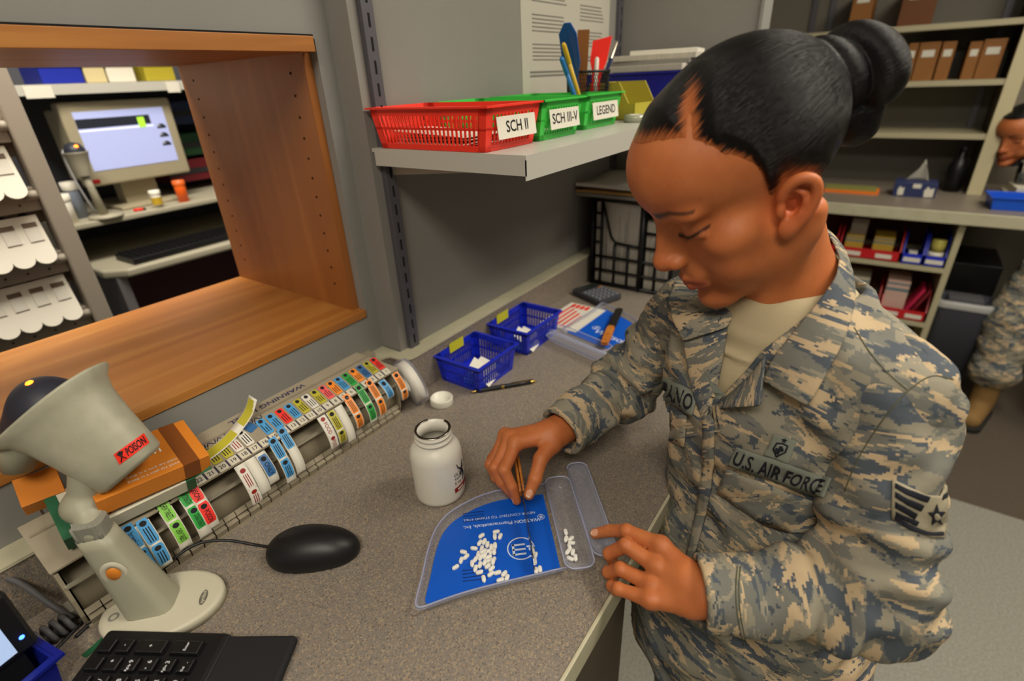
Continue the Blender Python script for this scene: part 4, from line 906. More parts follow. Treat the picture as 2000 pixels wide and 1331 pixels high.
# yellow bin, blue bin with papers, tape
YEL = mat('bin_yellow', '#b3a83c', .45)
yb = thing('stacking_bin', 'pale yellow open-front stacking bin behind the LEGEND basket', 'bin', (1.195, .530, ZS), math.radians(-8))
MB().bb(-.055, .055, -.06, .06, 0, .003).build('bin_floor', YEL, yb); MB().bb(-.055, .055, .057, .06, 0, .075).build('back', YEL, yb)
for sx in (-1, 1): MB().prism([(-.06, 0), (.06, 0), (.06, .075), (-.020, .075), (-.045, .034), (-.06, .034)], -.0015, .0015, Matrix(((0, 0, 1, sx*.0535), (1, 0, 0, 0), (0, 1, 0, 0), (0, 0, 0, 1)))).build('bin_side', YEL, yb)
MB().bb(-.055, .055, -.062, -.059, 0, .034).build('bin_front', YEL, yb)
bb_ = openbin('plastic_tray', 'deep blue plastic tray under a pile of papers at the end of the shelf', 'tray', (1.415, .560, ZS), 0, .20, .26, .092, mat('tray_navy', '#14188a', .4), .96)
z = ZS+.093
for k, (w, d, h, mt) in enumerate(((.17, .23, .014, PW), (.15, .21, .010, GRF), (.16, .20, .012, PW), (.12, .16, .010, PAPER))):
    t = thing('paper_pile', ('thick paper pile lowest on the deep blue tray', 'grey pad on the deep blue tray', 'cream paper pile on the deep blue tray', 'white booklet topmost on the deep blue tray')[k], 'papers', (1.415+.006*k, .555-.01*k, z), .08*(k-1)); MB().bb(-w/2, w/2, -d/2, d/2, 0, h).build('sheets', mt, t, bevel=.001); z += h
tp = thing('tape_roll', 'small clear tape roll lying beside the LEGEND basket', 'tape', (1.105, .462, ZS)); MB().lathe([(.014, 0), (.024, 0), (.024, .014), (.014, .014), (.014, 0)], 28).build('tape', mat('tape_clear', '#9fa08c', .15, spec=.8), tp); MB().lathe([(.012, 0), (.014, 0), (.014, .014), (.012, .014), (.012, 0)], 24).build('core', PAPER, tp)
# ------------------------------------------------------------------ room seen through the pass-through
PUTC = mat('cabinet_putty', '#aca294', .5); BINW = mat('bin_white', '#ebe6d8', .45); STL = mat('desk_putty', '#a9a38f', .45)
CY = 1.62
cb_ = thing('bin_cabinet', 'putty drawer cabinet with rows of white tilt bins behind the pass-through', 'cabinet', (0, CY, 0))
xr = ony(130, 450, CY)[0]; xl = ony(130, 450, CY)[0]-.034
MB().bb(xl+.006, xr+.012, -.03, .02, 0, 1.80).build('post', PUTC, cb_, bevel=.004); MB().bb(xl-.9, xl-.87, -.03, .02, 0, 1.80).build('post', PUTC, cb_)
MB().bb(xl-.87, xl+.006, .05, .30, .75, 1.80).build('carcass', PUTC, cb_)
rows = [ony(0, 660, CY)[2]-.012, ony(0, 530, CY)[2]-.012, ony(0, 390, CY)[2]-.012, ony(0, 390, CY)[2]+.136]
bw = .0415
sc_ = [( -bw/2, .125), (bw/2, .125), (bw/2, .030)]+[(bw/2*math.cos(a), .030-.018*math.sin(a)) for a in (.4, .8, 1.2, 1.57, 1.94, 2.34, 2.74)]+[(-bw/2, .030)]
Mx = Matrix.Rotation(PI/2, 4, 'X')
bin_me = MB().prism(sc_, -.004, .004, Mx).mesh('tilt_bin'); bin_me.materials.append(BINW); slot_me = MB().bb(-.013, .013, -.0065, -.0045, .098, .109).mesh('label_slot'); slot_me.materials.append(mat('slot_brown', '#6b5a4a', .7)); tag_me = MB().bb(-.013, .013, -.006, -.0042, .066, .098).mesh('bin_label'); tag_me.materials.append(mat('bin_label_paper', '#ddd8cc', .7)); bump_me = MB().lathe([(0, .002), (.0022, .001), (.003, 0)], 8, ax=Matrix.Rotation(PI/2, 3, 'X')).mesh('stud'); bump_me.materials.append(mat('stud_dark', '#5a5046', .6))
hole_me = MB().lathe([(0, .001), (.010, .001), (.013, 0)], 14, ax=Matrix.Rotation(PI/2, 3, 'X')).mesh('finger_hole'); hole_me.materials.append(mat('hole_dark', '#26221f', .8))
for ri, z in enumerate(rows):
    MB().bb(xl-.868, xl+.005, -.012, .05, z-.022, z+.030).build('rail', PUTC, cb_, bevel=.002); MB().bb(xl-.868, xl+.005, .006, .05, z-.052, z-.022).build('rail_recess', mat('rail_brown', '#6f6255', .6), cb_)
    MB().lathe([(.011, 0), (.011, .045)], 12, c=(xl-.018, -.012, z+.012), ax=Matrix.Rotation(PI/2, 3, 'Y'), capb=True, capt=True).build('pivot', PUTC, cb_)
    for k in range(12):
        x = xl-.032-bw*k
        if x < xl-.6: break
        b_ = mobj('tilt_bin', bin_me, None, cb_, (x, -.040, z), (-.30, 0, 0)); mobj('label_slot', slot_me, None, b_); mobj('bin_label', tag_me, None, b_); mobj('stud', bump_me, None, cb_, (x, -.0125, z-.006)); mobj('finger_hole', hole_me, None, cb_, (x, .005, z-.037))
# desk, monitor shelf and computer
DY = 1.98
zd = ony(350, 500, DY)[2]; xd = ony(235, 530, DY)[0]
dk = thing('computer_desk', 'putty computer desk with rounded front edge behind the pass-through', 'desk', (0, DY, 0))
MB().prism([(xd-.035, .62), (xd-.035, .06), (xd+.02, .0), (1.55, 0), (1.55, .62)], zd-.028, zd).build('desk_top', STL, dk, bevel=.008, seg=3)
MB().bb(xd-.01, xd+.02, .03, .60, 0, zd-.028).build('side_panel', mat('desk_panel_grey', '#6d6a6c', .5), dk); MB().bb(xd+.02, 1.55, .30, .32, 0, zd-.028).build('modesty_panel', mat('panel_maroon', '#3d0f14', .6), dk)
MY = 2.14; zm = ony(300, 410, MY)[2]
mshelf = thing('monitor_shelf', 'narrow putty shelf carrying the monitor above the desk', 'shelf', (0, MY, 0)); xm = ony(140, 440, MY)[0]
MB().bb(xm-.02, 1.55, 0, .46, zm-.018, zm).build('shelf_board', STL, mshelf, bevel=.004); MB().bb(xm-.02, xm+.0, .02, .46, zd, zm-.018).build('support', STL, mshelf)
kb2 = thing('keyboard', 'black keyboard on the desk behind the pass-through', 'keyboard', (ony(330, 470, DY+.11)[0]+.06, DY+.10, zd), math.radians(2)); MB().bb(-.22, .22, -.07, .07, .001, .022).build('keyboard_body', BLACKP, kb2, bevel=.003)
k2 = MB().box((0, 0, 0), (.016, .016, .006), taper=.85).mesh('key'); k2.materials.append(KEYM)
for i in range(22):
    for j in range(6): mobj('key', k2, None, kb2, (-.206+.0196*i, -.055+.0205*j, .025))
VY = 2.26
def vp(x, y): return ony(x, y, VY)
c4 = [vp(103, 205), vp(320, 188), vp(385, 335), vp(185, 365)]
x0 = (c4[0][0]+c4[3][0])/2-.008; x1 = (c4[1][0]+c4[2][0])/2; z1 = (c4[0][2]+c4[1][2])/2; z0 = (c4[2][2]+c4[3][2])/2
mo = thing('computer_monitor', 'beige flat monitor with lit pale blue screen behind the pass-through', 'monitor', ((x0+x1)/2, VY, zm), math.radians(3))
W2 = (x1-x0)/2; MB().bb(-W2, W2, 0, .05, z0-zm, z1-zm).build('bezel', mat('monitor_beige', '#a39a80', .45), mo, bevel=.008, seg=3)
MB().bb(-W2, W2, .04, .13, z0-zm+.02, z1-zm-.02).build('rear_housing', MATS['monitor_beige'], mo, bevel=.01); MB().bb(-.06, .06, .05, .11, 0, z0-zm+.03).build('stand_neck', MATS['monitor_beige'], mo); MB().bb(-.11, .11, -.02, .16, 0, .012).build('stand_foot', MATS['monitor_beige'], mo, bevel=.004)
sw2, s0, s1 = W2-.034, z0-zm+.050, z1-zm-.030
scn = MB().bb(-sw2, sw2, -.0015, .002, s0, s1).build('screen', mat('screen_blue', '#a3abd6', .3, emit=.36), mo)
H_ = s1-s0
MB().bb(-sw2, sw2*.62, -.0022, -.0014, s1-.035*H_/.3-.03, s1-.022).build('menu_bar', mat('screen_dark', '#2a2f3a', .3), scn); MB().bb(-sw2, sw2*.66, -.0021, -.0014, s1-.30*H_, s1-.05-.012).build('window_pane', mat('screen_white', '#d6dbf4', .3, emit=.42), scn)
MB().bb(sw2*.32, sw2*.48, -.0026, -.0016, s1-.062, s1-.028).build('green_icon', mat('icon_green', '#9fd63a', .3, emit=.5), scn)
for k in range(3): MB().lathe([(0, .0006), (.016, .0006), (.016, 0)], 16, c=(sw2*.84, -.0016, s0+.30*H_+k*.030), ax=Matrix.Rotation(PI/2, 3, 'X'), ang=PI).build('icon', MATS['screen_dark'], scn)
MB().bb(-W2+.012, -W2+.040, -.002, .002, z0-zm+.012, z0-zm+.024).build('brand_badge', mat('badge_red', '#a01818', .4), mo)
# second scanner on its stand
sx_, sz_ = ony(150, 270, 2.20)[0], 0
s2 = thing('scanner_stand', 'putty scanner stand with scanner in front of the beige monitor', 'scanner stand', (ony(200, 400, 2.17)[0], 2.175, zm))
MB().lathe([(0, 0), (.052, 0), (.050, .009), (0, .011)], 28).build('round_base', STL, s2)
MB().tube([(-.004, 0, .01), (-.010, .005, .10), (-.014, .005, .15)], [.014, .011, .012], 12).build('column', STL, s2); MB().lathe([(.020, .14), (.026, .17), (.034, .21), (.037, .214), (.030, .212), (.0, .20)], 24, c=(-.014, .005, 0)).build('cup', STL, s2)
MB().lathe([(.030, .205), (.029, .222), (.020, .238), (0, .244)], 20, c=(-.014, .005, 0)).build('scanner_head', mat('scanner_slate', '#2b2d38', .45), s2); MB().lathe([(0, .003), (.005, .002), (.007, 0)], 12, c=(-.012, -.016, .232), ax=Matrix.Rotation(.9, 3, 'X')).build('indicator_light', mat('led_orange', '#ff7a1c', .4, emit=3.0), s2)
MB().tube(smooth_path([(-.030, .01, .225), (-.045, .012, .21), (-.040, .014, .12), (-.020, .03, .03), (.0, .05, .005)]), .003, 7).build('cable', mat('cable_pale', '#b8b8bc', .4), s2)
def vial(name, label, px, py, yy, r, h, mt, capm, band=None):
    p = ony(px, py, yy); t = thing(name, label, 'bottle', (p[0], yy, zm)); MB().lathe([(0, 0), (r, 0), (r, h*.78), (r*.95, h*.8)], 20, capb=True).build('vial_body', mt, t); MB().lathe([(r*1.08, h*.78), (r*1.1, h*.8), (r*1.1, h), (0, h)], 20).build('cap', capm, t)
    if band: MB().lathe([(r*1.01, h*.2), (r*1.01, h*.62)], 20).build('label', band, t)
vial('pill_vial', 'orange pill vial standing before the beige monitor', 353, 372, 2.19, .019, .078, mat('vial_orange', '#f0641c', .3), mat('vial_cap', '#e86a2a', .4))
vial('pill_vial', 'small white vial with yellow label before the beige monitor', 305, 388, 2.16, .0165, .062, BINW, BINW, mat('band_yellow', '#c9a62e', .5))
vial('white_bottle', 'tall white bottle at the left end of the monitor shelf', 122, 410, 2.20, .030, .092, BINW, BINW)
vial('spray_bottle', 'slim clear bottle standing between white bottle and scanner stand', 152, 405, 2.26, .022, .120, mat('bottle_blueish', '#8d96a8', .2), BINW)
rp = thing('marker_cap', 'small red marker cap lying on the monitor shelf', 'marker', tuple(np.append(ony(268, 398, 2.17)[:2], zm)), -.3); MB().tube([(-.018, 0, .005), (.012, 0, .005)], .005, 8).build('cap', REDP, rp); MB().tube([(.012, 0, .005), (.020, 0, .005)], .004, 8).build('tip', BLACKP, rp)
# shelf above the monitor
UY = 2.22; zu = ony(190, 162, UY)[2]
us = thing('wall_shelf', 'off-white shelf above the beige monitor with white price cards', 'shelf', (0, UY, zu)); MB().bb(ony(20, 170, UY)[0], 1.5, 0, .38, -.030, 0).build('shelf_board', WHITEM, us)
for px, w in ((68, .036), (335, .022)): MB().bb(ony(px, 162, UY)[0]-w, ony(px, 162, UY)[0]+w, -.004, -.001, -.038, -.004).build('price_card', PAPER, us)
for k, (pxa, pxb, hh, col, lab) in enumerate(((75, 160, .06, '#16279b', 'blue plastic bin on the shelf above the monitor'), (163, 205, .05, '#c8b98c', 'cream carton on the shelf above the monitor'), (208, 262, .06, '#d8d2c2', 'white carton on the shelf above the monitor'), (282, 340, .05, '#a89a2c', 'olive yellow bin on the shelf above the monitor'))):
    xa, xb = ony(pxa, 140, UY+.03)[0], ony(pxb, 140, UY+.03)[0]; t = thing('storage_bin', lab, 'bin', ((xa+xb)/2, UY+.12, zu)); MB().bb(-(xb-xa)/2, (xb-xa)/2, -.09, .09, 0, .11).build('bin_shell', mat('upper_'+str(k), col, .45), t, bevel=.004); MB().bb(-(xb-xa)/2-.002, (xb-xa)/2+.002, -.094, -.088, .05, .062).build('bin_lip', MATS['upper_'+str(k)], t)
# shelving seen past the monitor
for k, (z, col) in enumerate(((1.36, '#26325a'), (1.24, '#1f4a2c'), (1.14, '#6a1420'))):
    t = thing('storage_bin', ('navy', 'dark green', 'dark red')[k]+' bin on the wall right of the beige monitor', 'bin', (1.16, 2.50, z), 0); MB().bb(-.18, .18, -.09, .11, 0, .085).build('bin_shell', mat('side_bin_'+str(k), col, .5), t, bevel=.004); MB().bb(-.18, .18, -.094, -.088, .03, .05).build('label_rail', mat('side_rail', '#2a2a2e', .5), t)
# ------------------------------------------------------------------ shelving at the far right
SX = 3.10
fu = thing('shelving_unit', 'tall off-white open shelving unit with brown boxes by the far wall', 'shelving', (SX, 0, .92)); CREAM = mat('shelf_cream', '#b3ab8c', .5)
zs = [1.172, 1.384, 1.600]
for z in zs: MB().bb(0, .315, -.30, .80, z-.92-.022, z-.92).build('shelf_board', CREAM, fu)
MB().bb(-.005, .03, -.352, -.300, .0, 1.25).build('upright', mat('upright_cream', '#c9bf9a', .5), fu); MB().bb(.03, .315, -.345, -.305, .0, 1.25).build('side_panel', mat('unit_side_brown', '#5d5344', .6), fu); MB().bb(.300, .315, -.30, .80, .0, 1.25).build('back_panel', mat('unit_back_grey', '#6f6a60', .6), fu)  # side panel is a darker brown than the upright
MB().bb(0, .315, .80, .83, 0, 1.25).build('side_panel', CREAM, fu)
for y in (-.255, .42, .50): MB().bb(.286, .299, y-.012, y+.012, .0, 1.25).build('slotted_channel', ALU, fu)
KR = mat('kraft_board', '#8c5a26', .6, noise=(12, '#95622c')); KRD = mat('kraft_dark', '#6a3d18', .6)
def kbox(y0, y1, z, h, d, lab, mt=KR, rz=0.0):
    t = thing('file_box', lab, 'box', (SX+.05, (y0+y1)/2, z), rz); w = abs(y1-y0); MB().bb(0, d, -w/2, w/2, 0, h).build('carton', mt, t, bevel=.002); MB().bb(-.0012, 0, -w*.30, w*.30, h*.62, h*.80).build('box_label', PAPER, t); MB().bb(-.0005, .0, -w/2, w/2, h*.93, h*.94).build('lid_seam', KRD, t)
kbox(.315, .235, zs[2], .17, .20, 'narrow kraft file box alone on the top shelf'); kbox(.128, .005, zs[2], .16, .20, 'wide dark kraft file box on the top shelf', KRD)
for k, (a, b, h, lab) in enumerate(((.022, -.052, .150, 'kraft file box beside the hair bun on the middle shelf'), (.062, .026, .150, 'slim kraft file box at the start of the middle shelf row'), (-.058, -.106, .148, 'kraft file box leaning toward the gap on the middle shelf'), (-.150, -.192, .142, 'narrow kraft file box right of the gap on the middle shelf'), (-.195, -.268, .148, 'kraft file box against the upright on the middle shelf'))): kbox(a, b, zs[1], h, .20, lab)
# far counter with open bookcase below
fc = thing('far_counter', 'olive beige counter with pale edge below the shelving unit', 'counter', (2.70, 0, 0)); MB().bb(0, .715, -.52, 1.10, .885, .92).build('worktop', LAM, fc); MB().bb(-.006, 0, -.52, 1.10, .872, .921).build('edge_band', EDGE, fc, bevel=.003)
bk = thing('low_bookcase', 'low putty bookcase of coloured bins under the far counter', 'bookcase', (2.735, 0, 0)); 
MB().bb(0, .40, -.300, -.278, 0, .884).build('side_panel', CREAM, bk); MB().bb(0, .40, .70, .722, 0, .884).build('side_panel', CREAM, bk); MB().bb(.385, .40, -.278, .70, 0, .884).build('back_panel', KRD, bk)
for z in (.42, .675): MB().bb(0, .385, -.278, .70, z-.020, z).build('shelf_board', CREAM, bk)
MB().bb(0, .385, -.278, .70, .04, .06).build('shelf_board', CREAM, bk)
RBIN = mat('bin_crimson', '#c01c24', .4); BBIN = mat('bin_blue_far', '#1c2fc0', .4); YB = mat('yellow_box', '#b8963a', .5); PK = mat('box_pink', '#c9a79a', .6); TQ = mat('box_stripe_teal', '#5a7780', .6)
def fbin(y0, y1, z, h, mt, lab):
    w = abs(y1-y0); t = thing('hopper_bin', lab, 'bin', (2.742, (y0+y1)/2, z)); MB().bb(0, .24, -w/2, w/2, 0, .004).build('bin_floor', mt, t); MB().bb(0, .004, -w/2, w/2, 0, h).build('bin_front', mt, t)
    for s_ in (-1, 1): MB().prism([(0, 0), (.24, 0), (.24, .12), (.06, .12), (.0, h)], -.002, .002, Matrix(((1, 0, 0, 0), (0, 0, 1, s_*(w/2-.002)), (0, 1, 0, 0), (0, 0, 0, 1)))).build('bin_side', mt, t)
    for k in range(2 if w > .15 else 1): yy = (-w/4+w/2*k) if w > .15 else 0; MB().bb(-.0015, 0, -.030+yy, .030+yy, .012, .030).build('bin_label', PAPER, t)
    return t
fbin(.118, -.116, .675, .046, RBIN, 'crimson bin of yellow boxes in the low bookcase'); fbin(-.122, -.198, .675, .046, BBIN, 'blue bin with white card in the low bookcase'); fbin(-.202, -.274, .675, .046, BBIN, 'blue bin of yellow jars against the bookcase side'); fbin(.36, .13, .675, .046, RBIN, 'crimson bin behind the woman in the low bookcase'); fbin(-.10, -.272, .42, .046, RBIN, 'lower crimson bin with pink boxes in the low bookcase'); fbin(.10, -.09, .42, .046, RBIN, 'lower crimson bin with white boxes in the low bookcase')
def fbox(y, z, w, h, d, x, mt, lab, stripe=None):
    t = thing('medicine_box', lab, 'box', (x, y, z)); MB().bb(0, d, -w/2, w/2, 0, h).build('carton', mt, t, bevel=.001)
    if stripe: MB().bb(-.0006, .0002, -w/2, w/2, h*.70, h*.78).build('stripe', stripe, t); MB().bb(-.0006, .0002, -w/2, w/2, h*.88, h*.93).build('stripe', stripe, t)
fbox(.064, .680, .070, .088, .16, 2.770, YB, 'yellow box with dark stripe left in the crimson bin', TQ); fbox(-.046, .680, .076, .092, .16, 2.770, YB, 'yellow box with dark stripe right in the crimson bin', TQ)
fbox(.060, .768, .062, .070, .14, 2.80, mat('box_grey_brown', '#8d7f72', .6), 'grey brown box stacked on the yellow box')
fbox(-.160, .680, .030, .040, .05, 2.765, PAPER, 'small white box in the blue bin')
for k, (dz, r) in enumerate(((0, .028), (.052, .026))):
    t = thing('medicine_jar', ('pale yellow jar in the blue bin', 'second yellow jar stacked on the pale yellow jar')[k], 'jar', (2.790, -.238, .680+dz)); MB().lathe([(0, 0), (r, 0), (r, .036), (r*.9, .040)], 20, capb=True).build('jar_body', mat('jar_yellow', '#c4b85a', .4), t); MB().lathe([(r*.98, .038), (r*.98, .051), (0, .051)], 20).build('lid', BINW if k == 0 else MATS['jar_yellow'], t)
fbox(.005, .425, .080, .150, .16, 2.775, mat('box_cream', '#b9b09a', .6), 'cream striped box in the lower crimson bin', TQ); fbox(-.145, .425, .084, .160, .16, 2.775, PK, 'pink striped box in the lower crimson bin', TQ)
for k in range(2): t = thing('folder', ('magenta folder leaning in the lower crimson bin', 'dark red folder leaning beside the magenta folder')[k], 'folder', (2.775, -.215-.022*k, .425)); MB().box((.06, 0, .068), (.12, .012, .14), Matrix.Rotation(.38, 3, 'X')).build('cover', mat(('folder_magenta', 'folder_dkred')[k], ('#c01c4a', '#7a1420')[k], .5), t)
# things on the far counter
ts = thing('tissue_box', 'navy and white tissue box with a tissue pulled up on the far counter', 'tissue box', (3.00, -.105, .92)); MB().bb(-.055, .055, -.078, .078, 0, .062).build('carton', mat('tissue_navy', '#2b3560', .6), ts, bevel=.002); 
for y, w, h_ in ((-.052, .036, .046), (.050, .024, .040)): MB().prism([(p[0]*w, p[1]*h_) for p in ((-.5, -.45), (.4, -.5), (.5, .1), (.2, .5), (-.1, .25), (-.45, .4))], 0, .0008, Matrix(((0, 0, -1, -.0555), (1, 0, 0, y), (0, 1, 0, .026), (0, 0, 0, 1)))).build('printed_blossom', PAPER, ts)
MB().bb(-.0565, -.0555, -.020, .010, .040, .058).build('print_panel', PAPER, ts)
tis = [[(.02*math.sin(3*v)*(1-u)+(.01), (v-.5)*.085*(1-u*.75)-.01*u, .060+.095*u*(1-.35*abs(v-.45)*2)) for v in [k/10 for k in range(11)]] for u in [j/6 for j in range(7)]]; MB().grid(tis, .0006).build('tissue', mat('tissue_white', '#b8b4a6', .9), ts)
op = thing('paper_stack', 'bright orange paper stack on the far counter', 'papers', (2.985, .135, .92)); MB().bb(-.05, .06, -.11, .11, 0, .012).build('sheets', mat('paper_orange', '#f07a1c', .6), op); MB().bb(-.04, .06, -.10, .11, .012, .020).build('top_sheets', mat('paper_olive', '#8a8a4a', .6), op)
dj = thing('dark_dispenser', 'black soap dispenser standing against the shelving upright', 'dispenser', (3.16, -.245, .92)); MB().lathe([(0, 0), (.034, 0), (.036, .10), (.026, .14), (.012, .15), (.010, .19)], 18).build('dispenser_body', BLACKP, dj); MB().bb(-.045, .008, -.006, .006, .185, .197).build('spout', BLACKP, dj)
openbin('paper_tray', 'bright blue paper tray at the end of the far counter', 'tray', (2.865, -.450, .92), math.radians(4), .14, .20, .050, mat('tray_bright_blue', '#1656d0', .35), .92)
for k, (h, c, lab) in enumerate(((.012, '#b07a3c', 'tan folder lowest in the pile on the far counter'), (.014, '#7d7362', 'grey pad in the pile on the far counter'), (.012, '#a89f86', 'beige pad in the pile on the far counter'), (.026, '#c8c3b0', 'white paper block topmost in the pile on the far counter'))):
    t = thing('paper_pile', lab, 'papers', (3.02, -.475, .92+(0, .012, .026, .038)[k]), .03*k); MB().bb(-.075, .075, -.10, .105-.02*k, 0, h).build('sheets', mat('pile_'+str(k), c, .7), t)
# waste bin
wb = thing('waste_bin', 'grey plastic waste bin with pale rim beside the low bookcase', 'bin', (2.90, -.402, 0)); WG = mat('bin_slate_grey', '#4b4d58', .5)
m = MB(); n = len(rrect(1, 1, .2, 4)); V = []; F = []
prf = [(.13, .17, 0), (.155, .20, .47), (.165, .21, .48), (.165, .21, .50), (.15, .195, .505), (.125, .165, .40)]
for lx, ly, z in prf: V += [(p[0], p[1], z) for p in rrect(lx, ly, .035, 4)]
for i in range(len(prf)-1):
    for k in range(n): F.append((i*n+k, i*n+(k+1) % n, (i+1)*n+(k+1) % n, (i+1)*n+k))
F.append(tuple(range(n))[::-1]); F.append(tuple((len(prf)-1)*n+k for k in range(n))); m.add(V, F, True); m.build('bin_body', WG, wb)
m = MB(); V = []; F = []
for lx, ly, z in ((.168, .213, .478), (.170, .215, .506), (.150, .195, .510)): V += [(p[0], p[1], z) for p in rrect(lx, ly, .035, 4)]
for i in range(2):
    for k in range(n): F.append((i*n+k, i*n+(k+1) % n, (i+1)*n+(k+1) % n, (i+1)*n+k))
m.add(V, F, True); m.build('rim', mat('bin_rim_pale', '#9a9a98', .4), wb)
MB().bb(-.066, -.062, -.004, .004, .16, .38).build('rib', mat('bin_rib_dark', '#34353e', .5), wb); MB().bb(-.05, .05, -.06, .06, .495, .515).build('lid_panel', mat('bin_lid', '#5c5c60', .4), wb)
cb2 = thing('computer_tower', 'black computer tower standing behind the waste bin', 'computer', (3.18, -.42, 0)); MB().bb(-.12, .20, -.095, .085, .0, .62).build('case', BLACKP, cb2, bevel=.004); MB().bb(-.124, -.119, -.07, .07, .40, .43).build('drive_bay', mat('drive_dark', '#1f1f23', .4), cb2)
# ------------------------------------------------------------------ the woman in uniform: head, hair
HM = np.array([[0.7717, -0.5219, -0.3635], [0.6342, 0.6749, 0.3773], [0.0484, -0.5217, 0.8518]])   # columns: her right, forward, up
HS = 1.03
HT = np.array([0.5692, 0.1186, 1.3784])
def h2w(p): return (np.asarray(p, float)*HS/1000) @ HM.T+HT
def w2h(p): return ((np.asarray(p, float)-HT) @ HM)*1000/HS
BUN = np.array([0., -106., 30.])
NECK0 = np.array([0.626, 0.064, 1.240])
def skull(P):
    d = ell(P, (0, -8, 36), (72, 87, 74))
    d = smin(d, ell(P, (0, 44, 40), (63, 58, 54)), 20)
    return d
def mir(P): Q = P.copy(); Q[:, 0] = np.abs(Q[:, 0]); return Q
_EP = [(-10, 6), (-7, 17), (0, 26), (9, 29), (17, 25), (20, 15), (18.5, 3), (14, -9), (8, -19), (1, -27)]
def ear_pts():
    # helix outline in the ear's own plane (a = back, b = up)
    return [catmull(_EP, 9*k/22) for k in range(23)]
EARO = np.array([68., -1., -18.])
_t = math.radians(24)
EA = np.array([0.40, -0.92*math.cos(_t), -0.92*math.sin(_t)]); EA /= np.linalg.norm(EA)
EB = np.array([0.12, -math.sin(_t), math.cos(_t)]); EB -= EA*(EA @ EB); EB /= np.linalg.norm(EB)
EC = np.cross(EA, EB); EC = EC if EC[0] > 0 else -EC
def earp(a, b, c=0): return EARO+EA*(a*.88)+EB*(b*.87)+EC*c
def head_sdf(P):
    Q = mir(P)
    d = skull(P)
    d = smin(d, ell(P, (0, 24, -37), (57, 58, 62)), 22)
    d = smin(d, cone(Q, (47, -8, -55), (15, 66, -101), 15, 13), 26)
    d = smin(d, ell(P, (0, 79, -104), (17, 14, 14)), 17)
    d = smin(d, ell(Q, (46, 48, -27), (20, 24, 17)), 20)
    d = smin(d, ell(Q, (34, 52, -58), (24, 23, 24)), 18)
    d = smin(d, ell(P, (0, 58, -28), (30, 29, 44)), 16)
    d = smin(d, ell(Q, (28, 72, 14), (28, 14, 9)), 12)
    d = smin(d, ell(P, (0, 81, 6), (13, 11, 18)), 10)
    d = smax(d, -ell(Q, (33, 93, -4), (16, 13, 11)), 11)
    # eyeballs under lowered lids
    d = smin(d, sph(Q, (33, 67.5, -4), 14.2), 5)
    d = smax(d, -(L((Q-np.float32((33, 69, -3)))*np.float32((.85, 1, 1)))-14.6+np.abs(Q[:, 2]-6.5)*2.6), 2.0)     # crease above the lid
    d = smin(d, cone(Q, (20, 81, -15), (46, 71, -10), 2.6, 2.2), 6)
    # nose
    n = cone(P, (0, 84, 8), (0, 105, -34), 7, 8.5)
    n = smin(n, cone(P, (0, 78, 0), (0, 88, -36), 10, 13), 8)
    n = smin(n, sph(P, (0, 107.5, -38.5), 9.6), 8)
    n = smin(n, ell(Q, (11.5, 97, -41), (7.2, 9.5, 7.5)), 5)
    n = smin(n, cone(P, (0, 104, -46), (0, 90, -51), 5, 4), 4)
    n = smax(n, -ell(Q, (6.5, 99, -50), (3.6, 6, 3.4)), 3)
    d = smin(d, n, 9)
    # mouth
    d = smin(d, ell(P, (0, 80, -66), (25, 15, 18)), 12)
    lip = np.minimum(cone(Q, (25, 82, -73), (4, 95.5, -67), 2.2, 4.6), cone(P, (-4, 95.5, -67.3), (4, 95.5, -67.3), 4.4, 4.4))
    lip = np.minimum(lip, smin(cone(Q, (23, 81.5, -75.5), (6, 93.2, -77.5), 2.6, 5.4), cone(P, (-6, 93.2, -77.5), (6, 93.2, -77.5), 5.4, 5.4), 2))
    d = smin(d, lip, 3.5)
    d = smax(d, -np.minimum(cone(Q, (28, 83, -74.2), (8, 99.5, -72.2), 0.9, 1.3), cone(P, (-8, 99.5, -72.2), (8, 99.5, -72.2), 1.1, 1.1)), 1.5)
    d = smax(d, -ell(P, (0, 99, -90), (17, 10, 5)), 9)
    d = smax(d, -ell(Q, (31, 87, -73), (4, 5, 7)), 8)
    # ear
    pts = [earp(a, b, c) for (a, b), c in zip(ear_pts(), np.interp(np.arange(23)*9/22, range(10), (2, 4, 6, 7, 7, 6.5, 6, 5.5, 4.5, 4)))]
    e = ell(Q, earp(5, 2, 1.0), (15, 24.5, 4.5), np.stack([EA, EB, EC], 1))
    e = smax(e, -ell(Q, earp(6, 8, 7.5), (10.5, 15.5, 6.5), np.stack([EA, EB, EC], 1)), 3)
    e = smax(e, -ell(Q, earp(1, -3, 7), (8.4, 10.5, 10), np.stack([EA, EB, EC], 1)), 3)
    for i in range(len(pts)-1): e = smin(e, cone(Q, pts[i], pts[i+1], 3.0, 3.0), 4.5)
    ah = [earp(a, b, c) for a, b, c in ((2, 16, 3), (9, 13, 4), (12, 4, 4.5), (9, -8, 4.5), (3, -15, 4))]
    for i in range(len(ah)-1): e = smin(e, cone(Q, ah[i], ah[i+1], 2.4, 2.4), 3)
    e = smin(e, ell(Q, earp(-1, -27, 3), (8, 9.5, 4.6), np.stack([EA, EB, EC], 1)), 5)
    e = smin(e, ell(Q, earp(-9, -6, 3.5), (4, 6.5, 4), np.stack([EA, EB, EC], 1)), 4)
    d = smin(d, e, 4)
    return d
def neck_sdf(P):
    nb = w2h(NECK0)
    d = cone(P, (0, -10, -38), nb, 43, 47)
    d = smin(d, cone(P, nb, nb+(nb-np.array([0, -14, -38]))*.35, 50, 58), 20)
    # the long neck muscles
    for sx in (-1, 1): d = smin(d, cone(P, (sx*56, -22, -42), nb+np.array([sx*16, 46, -4]), 9, 9), 16)
    return d
